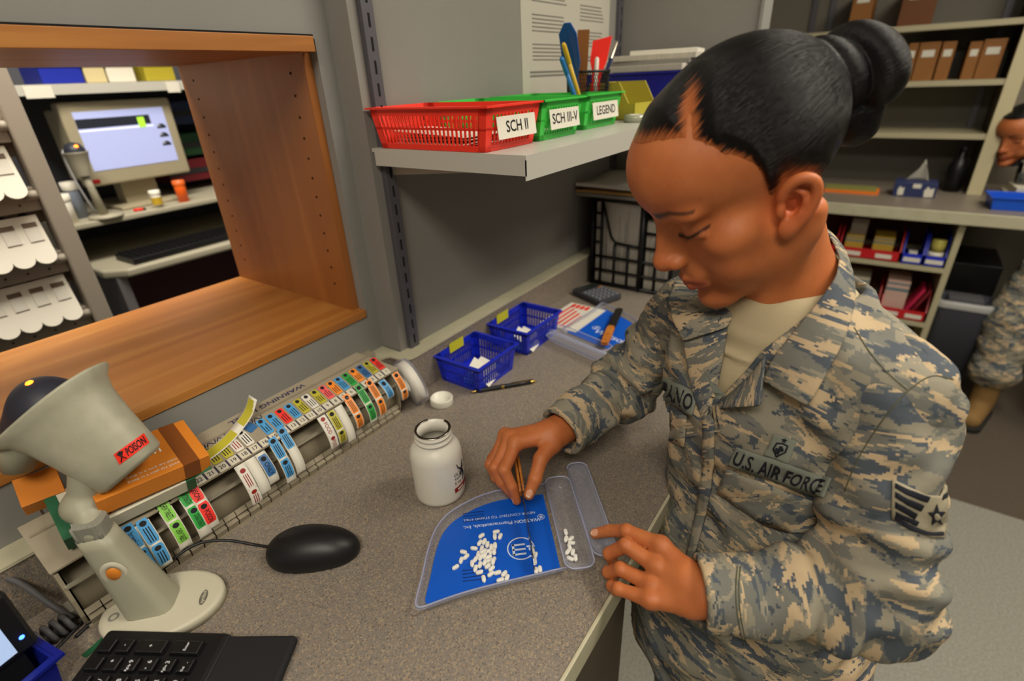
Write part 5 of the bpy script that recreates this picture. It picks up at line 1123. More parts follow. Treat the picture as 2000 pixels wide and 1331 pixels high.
def headneck(P): return smin(head_sdf(P), neck_sdf(P), 22)
# hair: a cap that follows the skull and thickens away from the hairline
_HY = [-120, -80, -60, -42, -28, -3, 4, 12, 17, 20, 22, 26, 32, 40, 43, 46, 53, 63, 72, 100]
_HZ = [-62, -58, -48, -30, -4, 5, -5, -7, -4, 10, 34, 49, 53, 55, 66, 75, 79, 82, 84, 84]
def hair_g(P):
    """mm from the hairline, positive inside the hair"""
    y = P[:, 1]; z = P[:, 2]
    g = np.full(len(P), 60, np.float32)
    for o in (-10, -7, -4, -2, 0, 2, 4, 7, 10): g = np.minimum(g, z-np.interp(y+o, _HY, _HZ)+abs(o)*1.3)
    # the side parting: a bare wedge that runs up from the hairline
    a = np.float32((-58, 53, 72)); b = np.float32((-16, 17, 113)); ba = b-a; h = np.clip(((P-a) @ ba)/(ba @ ba), -.2, 1)
    g = np.where(P[:, 0] < 20, np.minimum(g, (L(P-a-h[:, None]*ba)-(3.8*(1-np.clip(h, 0, 1))**1.3-.8))*1.15), g)
    return g.astype(np.float32)
def hair_th(P):
    g = hair_g(P); t = np.clip(g/26, 0, 1); t = t*t*(3-2*t)
    return np.where(g > 0, .25+4.8*t, -2.0+np.clip(g, -1, 0)*0)
def torus(P, c, ax, R, r):
    ax = np.float32(ax)/np.float32(np.linalg.norm(ax)); q = P-np.float32(c); h = q @ ax; rr = np.sqrt(np.maximum((q*q).sum(1)-h*h, 0))
    return np.sqrt((rr-R)**2+h*h)-r
def bun_sdf(P):
    d = torus(P, (2, -95, 35), (.1, -.9, .25), 19, 19)
    b = smin(torus(P, (2, -120, 25), (.25, -.9, .1), 22, 20), ell(P, (2, -119, 25), (30, 21, 30)), 6)
    t = smin(cone(P, (8, -99, 4), (6, -106, -20), 22, 21), cone(P, (6, -106, -20), (-6, -126, 4), 20, 14), 8)
    return smin(np.minimum(d, t), b, .8)
def hair_sdf(P): return smin(smin(head_base(P)-hair_th(P), cone(P, (0, -70, 40), (0, -104, 30), 34, 18), 10), bun_sdf(P), 2.0)
def head_base(P):
    d = skull(P); d = smin(d, ell(P, (0, 24, -34), (57, 58, 60)), 22); return smin(d, neck_sdf(P), 22)

SKIN = bpy.data.materials.new('skin'); SKIN.use_nodes = True
def _skin():
    nt = SKIN.node_tree; b = nt.nodes['Principled BSDF']; N = nt.nodes.new; Lk = nt.links.new
    tc = N('ShaderNodeTexCoord'); at = N('ShaderNodeAttribute'); at.attribute_name = 'paint'
    n1 = N('ShaderNodeTexNoise'); n1.inputs['Scale'].default_value = 26; n1.inputs['Detail'].default_value = 5; Lk(tc.outputs['Object'], n1.inputs['Vector'])
    r1 = N('ShaderNodeValToRGB'); r1.color_ramp.elements[0].position = .3; r1.color_ramp.elements[1].position = .7
    r1.color_ramp.elements[0].color = lin('#b06233'); r1.color_ramp.elements[1].color = lin('#c37340'); Lk(n1.outputs[0], r1.inputs[0])
    n2 = N('ShaderNodeTexNoise'); n2.inputs['Scale'].default_value = 190; n2.inputs['Detail'].default_value = 3; Lk(tc.outputs['Object'], n2.inputs['Vector'])
    r2 = N('ShaderNodeValToRGB'); r2.color_ramp.elements[0].position = .60; r2.color_ramp.elements[1].position = .72
    r2.color_ramp.elements[0].color = (0, 0, 0, 1); r2.color_ramp.elements[1].color = (.35, .35, .35, 1); Lk(n2.outputs[0], r2.inputs[0])
    mx = N('ShaderNodeMixRGB'); mx.inputs['Color2'].default_value = lin('#a8593a'); Lk(r2.outputs[0], mx.inputs['Fac']); Lk(r1.outputs[0], mx.inputs['Color1'])
    m2 = N('ShaderNodeMixRGB'); Lk(at.outputs['Alpha'], m2.inputs['Fac']); Lk(mx.outputs[0], m2.inputs['Color1']); Lk(at.outputs['Color'], m2.inputs['Color2'])
    Lk(m2.outputs[0], b.inputs['Base Color'])
    b.inputs['Roughness'].default_value = .54; b.inputs['Subsurface Weight'].default_value = .25; b.inputs['Subsurface Radius'].default_value = (.010, .0035, .0015); b.inputs['Subsurface Scale'].default_value = .6
    n3 = N('ShaderNodeTexNoise'); n3.inputs['Scale'].default_value = 900; Lk(tc.outputs['Object'], n3.inputs['Vector'])
    bp = N('ShaderNodeBump'); bp.inputs['Strength'].default_value = .12; bp.inputs['Distance'].default_value = .0006; Lk(n3.outputs[0], bp.inputs['Height']); Lk(bp.outputs[0], b.inputs['Normal'])
_skin()
HAIR = bpy.data.materials.new('black_hair'); HAIR.use_nodes = True
def _hair():
    nt = HAIR.node_tree; b = nt.nodes['Principled BSDF']; N = nt.nodes.new; Lk = nt.links.new
    at = N('ShaderNodeAttribute'); at.attribute_name = 'flow'; gt = N('ShaderNodeAttribute'); gt.attribute_name = 'edge'
    mp = N('ShaderNodeMapping'); mp.inputs['Scale'].default_value = (1, 1, 1); Lk(at.outputs['Vector'], mp.inputs[0])
    n1 = N('ShaderNodeTexNoise'); n1.inputs['Scale'].default_value = 1; n1.inputs['Detail'].default_value = 5; n1.inputs['Roughness'].default_value = .7; Lk(mp.outputs[0], n1.inputs['Vector'])
    # scalp shows between the combed strands near the hairline
    ad = N('ShaderNodeMath'); ad.operation = 'MULTIPLY_ADD'; ad.inputs[1].default_value = 3.4; ad.inputs[2].default_value = -1.7; Lk(n1.outputs[0], ad.inputs[0])
    sb = N('ShaderNodeMath'); sb.operation = 'ADD'; Lk(ad.outputs[0], sb.inputs[0]); Lk(gt.outputs['Fac'], sb.inputs[1])
    cl = N('ShaderNodeMapRange'); cl.inputs[1].default_value = .15; cl.inputs[2].default_value = .75; Lk(sb.outputs[0], cl.inputs[0])
    cr = N('ShaderNodeValToRGB'); cr.color_ramp.elements[0].color = lin('#040406'); cr.color_ramp.elements[1].color = lin('#120f10'); Lk(n1.outputs[0], cr.inputs[0])
    mx = N('ShaderNodeMixRGB'); mx.inputs['Color1'].default_value = lin('#b06233'); Lk(cl.outputs[0], mx.inputs['Fac']); Lk(cr.outputs[0], mx.inputs['Color2'])
    Lk(mx.outputs[0], b.inputs['Base Color']); b.inputs['Roughness'].default_value = .25; b.inputs['Specular IOR Level'].default_value = .22
    bp = N('ShaderNodeBump'); bp.inputs['Strength'].default_value = 1.0; bp.inputs['Distance'].default_value = .0019; Lk(n1.outputs[0], bp.inputs['Height']); Lk(bp.outputs[0], b.inputs['Normal'])
_hair()

def paint_head(Vh):
    """colour (rgb) and weight (a) of brows, lips, moles in head space"""
    n = len(Vh); C = np.zeros((n, 4), np.float32); X = np.abs(Vh[:, 0]); Y = Vh[:, 1]; Z = Vh[:, 2]; front = Y > 55
    def put(w, col):
        w = np.clip(w, 0, 1); c = np.array(lin(col)[:3]); a = C[:, 3:4]; w_ = w[:, None]
        C[:, :3] = C[:, :3]*(1-w_)+c*w_ if False else np.where(w_ > 0, (C[:, :3]*a*(1-w_)+c*w_)/np.maximum(a*(1-w_)+w_, 1e-6), C[:, :3])
        C[:, 3:4] = a*(1-w_)+w_
    # lips
    up = np.clip(1.3-np.abs(Z-(-68.6+.0045*X*X*-1))/4.2, 0, 1)*np.clip((27-X)/4, 0, 1)
    lo = np.clip(1.3-np.abs(Z-(-77.3+.006*X*X))/4.8, 0, 1)*np.clip((25-X)/4, 0, 1)
    put(np.where(Y > 77, np.maximum(up, lo), 0)*.75, '#8d3a28')
    # brows
    bz = np.interp(X, [9, 25, 40, 58], [14.5, 20, 23.5, 19]); bw = np.where(X < 20, 5.2, 5.2-(X-20)*.10)
    put(np.where(front & (X > 9.5) & (X < 56), np.clip(1.25-np.abs(Z-bz)/np.maximum(bw, .5), 0, 1)*np.clip((X-9.5)/3, 0, 1), 0)*np.where(X < 26, 1.0, .85), '#140b08')
    # lid edge
    lz = -11.5+(X-18)*.22-3*np.sin(np.clip((X-18)/30, 0, 1)*PI)
    put(np.where(front & (X > 17) & (X < 49), np.clip(1.3-np.abs(Z-lz)/2.0, 0, 1), 0)*.95, '#150c0a')
    # warm cheeks and nose
    put(np.where(front, np.clip(1-L(Vh-np.array([0, 106, -42]))/20, 0, 1), 0)*.35, '#c0522f')
    put(np.clip(1-L(np.stack([X, Y, Z], 1)-np.array([40, 62, -36]))/30, 0, 1)*.22, '#b55f38')
    put(np.clip(1.4-L(np.stack([X, Y, Z], 1)-earp(3, 0, 0))/26, 0, 1)*.35, '#cf5a33')  # redder ears: light from behind put into the skin colour
    for p in ((-52, 66, 14), (-28, 86, 42), (-33, 70, -90), (-44, 55, -74), (-40, 30, -100)):
        put(np.clip(1.5-L(Vh-np.array(p))/1.9, 0, 1)*(.9), '#3a1c12') if False else None
    return C
# ------------------------------------------------------------------ the woman in uniform: hands, clothes
FW = unit([-.87, .49, 0]); RT = unit([.49, .87, 0]); UPV = np.array([0, 0, 1.0])
LS = np.array([.562, -.048, 1.176]); LE = dep(1706, 1160, .530); LW = dep(1372, 1158, .545)
RS = np.array([.706, .198, 1.148]); RE = dep(1222, 750, .850); RW = dep(1098, 842, .770)
def J(*a): return [dep(*q) for q in a]
LHW = (1385, 1163, .540)
LH = [J((1345, 1120, .556), (1291, 1066, .585), (1224, 1038, .615), (1192, 1037, .635), (1162, 1043, .648)),
      J((1345, 1140, .551), (1283, 1106, .576), (1222, 1066, .600), (1190, 1082, .613), (1197, 1099, .624)),
      J((1347, 1160, .547), (1274, 1143, .571), (1212, 1112, .595), (1188, 1118, .609), (1196, 1132, .621)),
      J((1350, 1180, .543), (1270, 1172, .561), (1208, 1151, .584), (1195, 1145, .596), (1202, 1156, .609))]
LT = J((1340, 1120, .575), (1300, 1105, .605), (1262, 1090, .622), (1240, 1080, .632))
RH = [J((1075, 850, .755), (1007, 867, .742), (985, 919, .715), (1000, 951, .716), (1009, 978, .722)),
      J((1072, 844, .760), (996, 857, .755), (967, 915, .730), (979, 942, .731), (1001, 967, .737)),
      [dep(1072, 842, .767), np.array([.490, .379, .997]), np.array([.450, .378, .972]), np.array([.447, .367, .955]), np.array([.454, .353, .941])],
      [dep(1075, 842, .773), np.array([.502, .388, .988]), np.array([.468, .389, .966]), np.array([.463, .380, .951]), np.array([.466, .370, .938])]]
RTH = J((1078, 868, .750), (1056, 897, .727), (1045, 936, .713), (1033, 967, .712))
FR = [(11, 9.6, 8.2, 7.4, 6.4), (11.5, 9.8, 8.4, 7.6, 6.6), (11, 9.4, 8.0, 7.2, 6.2), (10.5, 8.6, 7.0, 6.4, 5.6)]
def hand_fn(W0, fingers, thumb, forearm, back):
    W0 = np.asarray(W0)*1000; F_ = [[np.asarray(p)*1000 for p in f] for f in fingers]; T_ = [np.asarray(p)*1000 for p in thumb]; A_ = np.asarray(forearm)*1000
    def f(P):
        palm = cone(P, A_, W0, 29, 23)
        for k, j in enumerate(F_):
            palm = smin(palm, cone(P, W0, j[0], 17, 12.5), 10); palm = smin(palm, cone(P, j[0], j[1], 12.5, FR[k][1]+.6), 9)
        fin = None
        for k, j in enumerate(F_):
            r = FR[k]; d = cone(P, j[1], j[2], r[1], r[2])
            d = smin(d, cone(P, j[2], j[3], r[2], r[3]), 2.5); d = smin(d, cone(P, j[3], j[4], r[3], r[4]), 2.5)
            d = smin(d, sph(P, j[2]+back*2.0, r[2]*.93), 3)
            fin = d if fin is None else smin(fin, d, 1.2)
        d = smin(palm, fin, 7)
        for k, j in enumerate(F_): d = smin(d, sph(P, j[1]+back*3.2, r[1]*.88), 6)
        t = cone(P, W0, T_[0], 15, 13.5); t = smin(t, cone(P, T_[0], T_[1], 13.5, 10.5), 6); t = smin(t, cone(P, T_[1], T_[2], 10.2, 9.2), 3); t = smin(t, cone(P, T_[2], T_[3], 9.2, 7.4), 3)
        return smin(d, t, 7)
    return f
LBACK = unit([-.45, -.25, .85]); RBACK = unit([-.2, .35, .9])
lhand = hand_fn(dep(*LHW), LH, LT, LE*.55+LW*.45, LBACK)
rhand = hand_fn(dep(1085, 845, .768), RH, RTH, RE*.5+RW*.5, RBACK)
def nail_paint(V, tips, nb, C):
    for (a, b, n) in tips:
        a = np.asarray(a); b = np.asarray(b); ax = unit(b-a); n = unit(n-ax*(n @ ax)); s = np.cross(ax, n)
        c = b-ax*.0035+n*.006; q = V-c; u = q @ ax; v = q @ s; w = q @ n
        m = ((u/.0062)**2+(v/.0048)**2 < 1) & (w > -.004) & (w < .006)
        C[m] = (*lin('#e0a98c')[:3], .85)
        m2 = ((u/.0062)**2+(v/.0048)**2 < 1.0) & (u > .0042) & (w > -.004) & (w < .006); C[m2] = (*lin('#f3e0c6')[:3], .9)
# torso as a stack of ellipses that leans over the counter
TZ = [.60, .72, .85, .95, 1.03, 1.10, 1.16, 1.20, 1.235, 1.27]
TA = [.192, .186, .166, .148, .150, .152, .148, .125, .085, .060]
TB = [.165, .160, .142, .120, .116, .118, .106, .090, .074, .058]
TCX = [.640, .638, .638, .639, .637, .635, .634, .634, .634, .634]
TCY = [.048, .046, .036, .038, .048, .054, .057, .058, .059, .060]
def torso_fn(P, off=0.0):
    z = P[:, 2]; a = np.interp(z, TZ, TA)+off; b = np.interp(z, TZ, TB)+off
    q = P[:, :2]-np.stack([np.interp(z, TZ, TCX), np.interp(z, TZ, TCY)], 1)
    s = q @ RT[:2]; f = q @ FW[:2]
    k = np.sqrt((s/a)**2+(f/b)**2)+1e-6; d = (k-1)*np.minimum(a, b)
    d = smax(d, z-1.262-off, .02)
    return d.astype(np.float32)
def shoulder_fn(P, off=0.0):
    n = np.array([.634, .060, 1.215])
    return np.minimum(cone(P, LS+np.array([.0, 0, -.004]), n, .056+off, .05+off), cone(P, RS, n, .056+off, .05+off))
def tshirt_fn(P):
    d = smin(torso_fn(P, -.014), shoulder_fn(P, -.014), .04)
    nb = np.array([.622, .066, 1.214])
    ring = torus(P, nb, unit([-.16, .10, .98]), .0605, .008)
    d = smin(d, cone(P, (.632, .058, 1.18), nb, .085, .060), .03)
    d = smin(d, ring, .008)
    return smin(d, torus(P, nb+np.array([-.002, .001, -.020]), unit([-.16, .10, .98]), .0725, .0035), .003)
def jwave(P):
    return (.0022*np.sin(P @ np.float32([40, -30, 62])+2*np.sin(P @ np.float32([22, 31, -18])))+.0014*np.sin(P @ np.float32([-70, 85, 120])+1.5*np.sin(P @ np.float32([60, 10, 30])))).astype(np.float32)
VB = 1.105          # bottom of the open neck
def jacket_fn(P):
    d = smin(torso_fn(P), shoulder_fn(P), .045)+jwave(P)*1.4
    z = P[:, 2]; q = P[:, :2]-np.stack([np.interp(z, TZ, TCX), np.interp(z, TZ, TCY)], 1); s = q @ RT[:2]; f = q @ FW[:2]
    # long diagonal pulls from the shoulder to the front edge
    d = d-.0035*np.exp(-((s+.06+(z-1.0)*.35)/.018)**2)*np.clip((z-.8)/.15, 0, 1)*(f > 0)-.003*np.exp(-((s-.07-(z-1.0)*.2)/.016)**2)*(f > 0)
    w = np.abs(s-.004)-np.clip((z-VB)*.42, -.05, .06); w = np.maximum(w, -(f-.0))
    d = smax(d, -np.maximum(w, -(f+.01)), .006)
    d = smax(d, -cone(P, (.633, .058, 1.20), (.622, .066, 1.30), .060, .074), .006)
    d = np.maximum(d, .70-z)
    return d
def limb_uv(P, a, b, ref):
    a = np.asarray(a); b = np.asarray(b); ax = unit(b-a); ref = unit(ref-ax*(ref @ ax)); s = np.cross(ax, ref); q = P-a
    return q @ ax, np.arctan2(q @ s, q @ ref)
def sleeve_fn(S0, E, Wr, rs, re, rw, seed, tocam):
    axu = unit(E-S0); axf = unit(Wr-E); bend = unit(axf-axu*0.0+0*axu)
    ins = unit(unit(S0-E)+unit(Wr-E))
    def f(P):
        u1, t1 = limb_uv(P, S0, E, tocam); u2, t2 = limb_uv(P, E, Wr, tocam)
        L1 = np.linalg.norm(E-S0); L2 = np.linalg.norm(Wr-E)
        d1 = cone(P, S0, E, rs, re); d2 = cone(P, E, Wr, re*.97, rw)
        # soft ring folds gather on both sides of the elbow
        w1 = np.exp(-((u1-L1*.80)/(L1*.36))**2); w2 = np.exp(-((u2-L2*.22)/(L2*.36))**2)
        d1 = d1-.0055*w1*np.sin(u1*150+1.6*np.sin(t1+seed)+seed)-.0028*np.sin(u1*60+2*np.sin(t1*2+seed)); d2 = d2-.0060*w2*np.sin(u2*140+1.9*np.sin(t2*1.0+seed*2)+1)-.0026*np.sin(u2*75+2*np.sin(t2+seed))
        # lengthways drape
        d1 = d1-.0028*np.sin(3*t1+u1*18+seed); d2 = d2-.0022*np.sin(3*t2-u2*20+seed)*np.clip((L2-u2)/.05, 0, 1)
        d = smin(d1, d2, .030)+jwave(P)
        d = d-.010*np.exp(-(L(P-np.float32(E-ins*.042))/.03)**2)
        d = np.maximum(d, (P-np.float32(Wr)) @ np.float32(axf)-.004)
        # band and opening of the cuff
        band = np.maximum(cone(P, Wr-axf*.052, Wr+axf*.02, rw+.0035, rw+.0025), np.abs((P-np.float32(Wr)) @ np.float32(axf)+.022)-.026)
        d = smin(d, band, .003)
        d = np.maximum(d, -cone(P, Wr-axf*.030, Wr+axf*.06, rw-.011, rw+.004))
        return d.astype(np.float32)
    return f
toC = unit(CAM-LE)
lsleeve = sleeve_fn(LS, LE, LW, .056, .052, .0365, .6, toC)
rsleeve = sleeve_fn(RS, RE, RW, .051, .050, .0365, 2.1, toC)
def sleeve_uv(V, S0, E, Wr):
    u1, t1 = limb_uv(V, S0, E, toC); u2, t2 = limb_uv(V, E, Wr, toC); m = unit(unit(E-S0)+unit(Wr-E)); sel = (V-E) @ m > 0
    return np.stack([np.where(sel, t2*.045+.31, t1*.052), np.where(sel, u2+np.linalg.norm(E-S0)+.003, u1), 0*u1], 1)
PELV = np.array([.642, .034, .80])
LHIP = PELV-RT*.085+np.array([0, 0, -.03]); RHIP = PELV+RT*.085+np.array([0, 0, -.03])
LFOOT = np.array([.600, -.085, .06]); RFOOT = np.array([.700, .045, .06])
LKN = (LHIP+LFOOT)/2+FW*.02; RKN = (RHIP+RFOOT)/2+FW*.02
def trouser_fn(P):
    d = np.maximum(torso_fn(P, -.012), np.abs(P[:, 2]-.74)-.12)
    for h, k, f in ((LHIP, LKN, LFOOT), (RHIP, RKN, RFOOT)):
        d = smin(d, cone(P, h, k, .092, .074), .03); d = smin(d, cone(P, k, f+np.array([0, 0, .10]), .074, .066), .02)
    return (d+jwave(P)*1.3).astype(np.float32)
def boot_fn(A, fw):
    def f(P):
        d = cone(P, A+np.array([0, 0, .16]), A+np.array([0, 0, .03]), .048, .046)
        d = smin(d, cone(P, A+np.array([0, 0, -.022])+fw*.0, A+np.array([0, 0, -.026])+fw*.13, .042, .040), .03)
        return np.maximum(d, .004-P[:, 2]).astype(np.float32)
    return f
# ---- digital tiger-stripe camouflage
def camo_mat(name, dull=1.0):
    m = bpy.data.materials.new(name); m.use_nodes = True; nt = m.node_tree; b = nt.nodes['Principled BSDF']; N = nt.nodes.new; Lk = nt.links.new
    at = N('ShaderNodeAttribute'); at.attribute_name = 'camo_uv'
    sn = N('ShaderNodeVectorMath'); sn.operation = 'SNAP'; sn.inputs[1].default_value = (.0026, .0019, 1); Lk(at.outputs['Vector'], sn.inputs[0])
    def layer(seed, sc, rot, th, w=.004):
        mp = N('ShaderNodeMapping'); mp.inputs['Location'].default_value = (seed, seed*.37, 0); mp.inputs['Rotation'].default_value = (0, 0, rot); mp.inputs['Scale'].default_value = sc
        Lk(sn.outputs[0], mp.inputs[0]); n = N('ShaderNodeTexNoise'); n.inputs['Scale'].default_value = 1; n.inputs['Detail'].default_value = 3.2; n.inputs['Roughness'].default_value = .62; n.inputs['Distortion'].default_value = .8
        Lk(mp.outputs[0], n.inputs['Vector']); r = N('ShaderNodeMapRange'); r.inputs[1].default_value = th-w; r.inputs[2].default_value = th+w; Lk(n.outputs[0], r.inputs[0]); return r.outputs[0]
    def mix(f, a, c):
        x = N('ShaderNodeMixRGB'); Lk(f, x.inputs['Fac']); Lk(a, x.inputs['Color1']); x.inputs['Color2'].default_value = lin(c); return x.outputs[0]
    base = N('ShaderNodeRGB'); base.outputs[0].default_value = lin('#8d8777')
    c = mix(layer(3.1, (17, 40, 1), .25, .50), base.outputs[0], '#71716a')
    c = mix(layer(8.7, (14, 36, 1), .32, .555), c, '#50575f')
    c = mix(layer(15.3, (20, 54, 1), .22, .56), c, '#b9a383')
    c = mix(layer(23.9, (30, 70, 1), .30, .65), c, '#454c53')
    Lk(c, b.inputs['Base Color']); b.inputs['Roughness'].default_value = .85; b.inputs['Specular IOR Level'].default_value = .2
    tc = N('ShaderNodeTexCoord'); n = N('ShaderNodeTexNoise'); n.inputs['Scale'].default_value = 60; n.inputs['Detail'].default_value = 3; Lk(tc.outputs['Object'], n.inputs['Vector'])
    n2 = N('ShaderNodeTexNoise'); n2.inputs['Scale'].default_value = 1500; Lk(tc.outputs['Object'], n2.inputs['Vector'])
    b1 = N('ShaderNodeBump'); b1.inputs['Strength'].default_value = .35; b1.inputs['Distance'].default_value = .004; Lk(n.outputs[0], b1.inputs['Height'])
    b2 = N('ShaderNodeBump'); b2.inputs['Strength'].default_value = .2; b2.inputs['Distance'].default_value = .0005; Lk(n2.outputs[0], b2.inputs['Height']); Lk(b1.outputs[0], b2.inputs['Normal']); Lk(b2.outputs[0], b.inputs['Normal'])
    return m
CAMO = camo_mat('digital_camouflage_cloth')
SHIRT = mat('sand_tshirt_knit', '#b7a887', .9, bump=(900, .3))
TAPE = mat('tape_webbing', '#7b7f74', .9, bump=(1400, .3)); NAVY = mat('navy_embroidery', '#10131f', .8, bump=(1200, .4))
SEAM = mat('seam_thread', '#55543f', .9); PATCHB = mat('patch_tan', '#9c937c', .9, bump=(1200, .3))
# ---- build
WO = thing('person', 'woman in camouflage uniform with black hair bun counting pills at the counter', 'person', (.65, 0, 0))
def rel(me): me.transform(Matrix.Translation((-.65, 0, 0))); return me
def add_mesh(name, V, Q, m, **attrs):
    me = npmesh(name, V, Q)
    for k, (d, t) in attrs.items(): vattr(me, k, d, t)
    rel(me); return mobj(name, me, m, WO)
parts = []
V, Q = polygonize(headneck, (-92, -112, -190), (92, 128, 122), 1.6); parts.append((h2w(V), Q, paint_head(V)))
for fn, pts, tips in ((lhand, LH+[LT], [(LH[0][3], LH[0][4], unit([-.5, -.1, .85])), (LH[1][3], LH[1][4], unit([-.5, .5, .4]))]),
                      (rhand, RH+[RTH], [(RTH[2], RTH[3], unit(CAM-RTH[3])), (RH[0][3], RH[0][4], unit([-.6, .6, .2]))])):
    A = np.concatenate([np.asarray(p) for p in pts]); src = (LE*.55+LW*.45) if fn is lhand else (RE*.5+RW*.5)
    A = np.concatenate([A, [src]])*1000
    V, Q = polygonize(fn, A.min(0)-36, A.max(0)+36, 1.4); V = V/1000; C = np.zeros((len(V), 4), np.float32); nail_paint(V, tips, 0, C); parts.append((V, Q, C))
def under_fn(P):
    d = np.maximum(smin(torso_fn(P, -.03), shoulder_fn(P, -.03), .04), .74-P[:, 2])
    for a, b, c in ((LS, LE, LE*.45+LW*.55), (RS, RE, RE*.45+RW*.55)): d = smin(smin(d, cone(P, a, b, .034, .032), .02), cone(P, b, c, .032, .027), .01)
    for h, k, f in ((LHIP, LKN, LFOOT), (RHIP, RKN, RFOOT)): d = smin(smin(d, cone(P, h, k, .07, .05), .03), cone(P, k, f, .05, .04), .02)
    return d.astype(np.float32)
V, Q = polygonize(under_fn, (.30, -.26, .02), (.90, .42, 1.30), .008); parts.append((V, Q, np.zeros((len(V), 4), np.float32)))
o = 0; VV = []; QQ = []; CC = []
for V, Q, C in parts: VV.append(V); QQ.append(Q+o); CC.append(C); o += len(V)
add_mesh('body', np.concatenate(VV), np.concatenate(QQ), SKIN, paint=(np.concatenate(CC), 'FLOAT_COLOR'))
V, Q = polygonize(hair_sdf, (-100, -172, -130), (100, 115, 125), 1.7)
_ax = unit(BUN-np.array([0, 20, 10])); _e1 = unit(np.cross(_ax, [1, 0, 0])); _e2 = np.cross(_ax, _e1)
D = V-np.array([0, 10, 20]); th = np.arctan2(D @ _e2, D @ _e1); ph = np.arccos(np.clip((D @ _ax)/np.linalg.norm(D, axis=1), -1, 1))
bn = np.array([2., -116, 22]); q = V-bn; tb = np.arctan2(q[:, 2], q[:, 0]); isb = (bun_sdf(V.astype(np.float32)) < 3)
fl = np.stack([np.cos(th)*36, np.sin(th)*36, ph*.45], 1)
rb = np.sqrt(q[:, 0]**2+q[:, 2]**2); fb = np.stack([np.cos(tb)*16, np.sin(tb)*16, q[:, 1]*.05+rb*.03+7], 1)
add_mesh('hair', h2w(V), Q, HAIR, flow=(np.where(isb[:, None], fb, fl), 'FLOAT_VECTOR'), edge=(hair_g(V.astype(np.float32))/12, 'FLOAT'))
V, Q = polygonize(tshirt_fn, (.45, -.12, 1.0), (.80, .24, 1.27), .0035); add_mesh('t_shirt', V, Q, SHIRT)
V, Q = polygonize(jacket_fn, (.42, -.20, .68), (.86, .30, 1.30), .0042)
qz = V[:, :2]-np.stack([np.interp(V[:, 2], TZ, TCX), np.interp(V[:, 2], TZ, TCY)], 1)
tt = np.arctan2(qz @ RT[:2], qz @ FW[:2])
js = qz @ RT[:2]; jf = qz @ FW[:2]; juv = np.stack([js+.7*jf, V[:, 2]-.5*jf, 0*tt], 1)
jk = add_mesh('jacket', V, Q, CAMO, camo_uv=(juv, 'FLOAT_VECTOR'))
bv_j = [(V, Q)]
for nm, fn, S0, E, Wr in (('sleeve', lsleeve, LS, LE, LW), ('sleeve', rsleeve, RS, RE, RW)):
    A = np.stack([S0, E, Wr]); V, Q = polygonize(fn, A.min(0)-.085, A.max(0)+.085, .0034)
    uv = sleeve_uv(V, S0, E, Wr)+(.0 if S0 is LS else .77); so = add_mesh(nm, V, Q, CAMO, camo_uv=(uv, 'FLOAT_VECTOR')); bv_j.append((V, Q))
V, Q = polygonize(trouser_fn, (.42, -.26, .10), (.90, .22, .90), .006)
add_mesh('trousers', V, Q, CAMO, camo_uv=(np.stack([V @ RT+V @ FW*.6, V[:, 2]*1.0, 0*V[:, 0]], 1), 'FLOAT_VECTOR'))
BOOT = mat('boot_suede_sage', '#5a5648', .8, bump=(300, .3)); SOLE = mat('boot_sole', '#22211f', .7)
for A in (LFOOT, RFOOT):
    V, Q = polygonize(boot_fn(A, FW), A-.2, A+.26, .006); add_mesh('boot', V, Q, BOOT)
    s_ = MB().prism([(A[0]-.65+FW[0]*(.06+p[0])+RT[0]*p[1], A[1]+FW[1]*(.06+p[0])+RT[1]*p[1]) for p in rrect(.25, .092, .044)], 0, .016); s_.build('boot_sole', SOLE, WO)
# ---- trim on the jacket, laid on its surface
_AV = np.concatenate([v for v, q in bv_j]); _o = np.cumsum([0]+[len(v) for v, q in bv_j])
_AQ = np.concatenate([q+_o[i] for i, (v, q) in enumerate(bv_j)])
BVJ = BVHTree.FromPolygons(_AV.tolist(), _AQ.tolist()); BVC = BVHTree.FromPolygons(bv_j[0][0].tolist(), bv_j[0][1].tolist()); BVX = [BVJ]
def hit(x, y, off=0.0):
    d = Vector(ray(x, y)).normalized(); h = BVX[0].ray_cast(Vector(CAM), d)
    if h[0] is None:
        h = BVX[0].find_nearest(Vector(dep(x, y, .55)))
    n = h[1]
    if n.dot(d) > 0: n = -n
    return np.array(h[0]+n*off-Vector((.65, 0, 0)))
def drape_poly(poly, off, cuts=3):
    bm = bmesh.new(); bm.faces.new([bm.verts.new((p[0], p[1], 0)) for p in poly]); bmesh.ops.triangulate(bm, faces=bm.faces[:])
    if cuts: bmesh.ops.subdivide_edges(bm, edges=bm.edges[:], cuts=cuts, use_grid_fill=True)
    m = MB(); m.v = [tuple(hit(v.co.x, v.co.y, off)) for v in bm.verts]; bm.verts.index_update()
    uv = [(v.co.x, v.co.y) for v in bm.verts]
    for f in bm.faces:
        idx = [v.index for v in f.verts]; a, b_, c = [Vector(m.v[i]) for i in idx[:3]]
        if (b_-a).cross(c-a).dot(Vector((CAM-np.array([.65, 0, 0])))-a) < 0: idx = idx[::-1]
        m.f.append(tuple(idx)); m.sm.append(True)
    bm.free(); return m, uv
def drape(name, poly, off, mt, parent=None, cuts=3, th=.0012, camo=None):
    m, uv = drape_poly(poly, off, cuts); me = m.mesh(name)
    if camo is not None: vattr(me, 'camo_uv', [(p[0]*camo[0]+camo[2], -p[1]*camo[1]+camo[3], 0) for p in uv])
    ob = mobj(name, me, mt, parent or WO)
    if th: s_ = ob.modifiers.new('th', 'SOLIDIFY'); s_.thickness = th; s_.offset = -1
    return ob
def quadmap(q, u, v):
    a, b, c, d = [np.array(p, float) for p in q]; return (a*(1-u)+b*u)*(1-v)+(d*(1-u)+c*u)*v
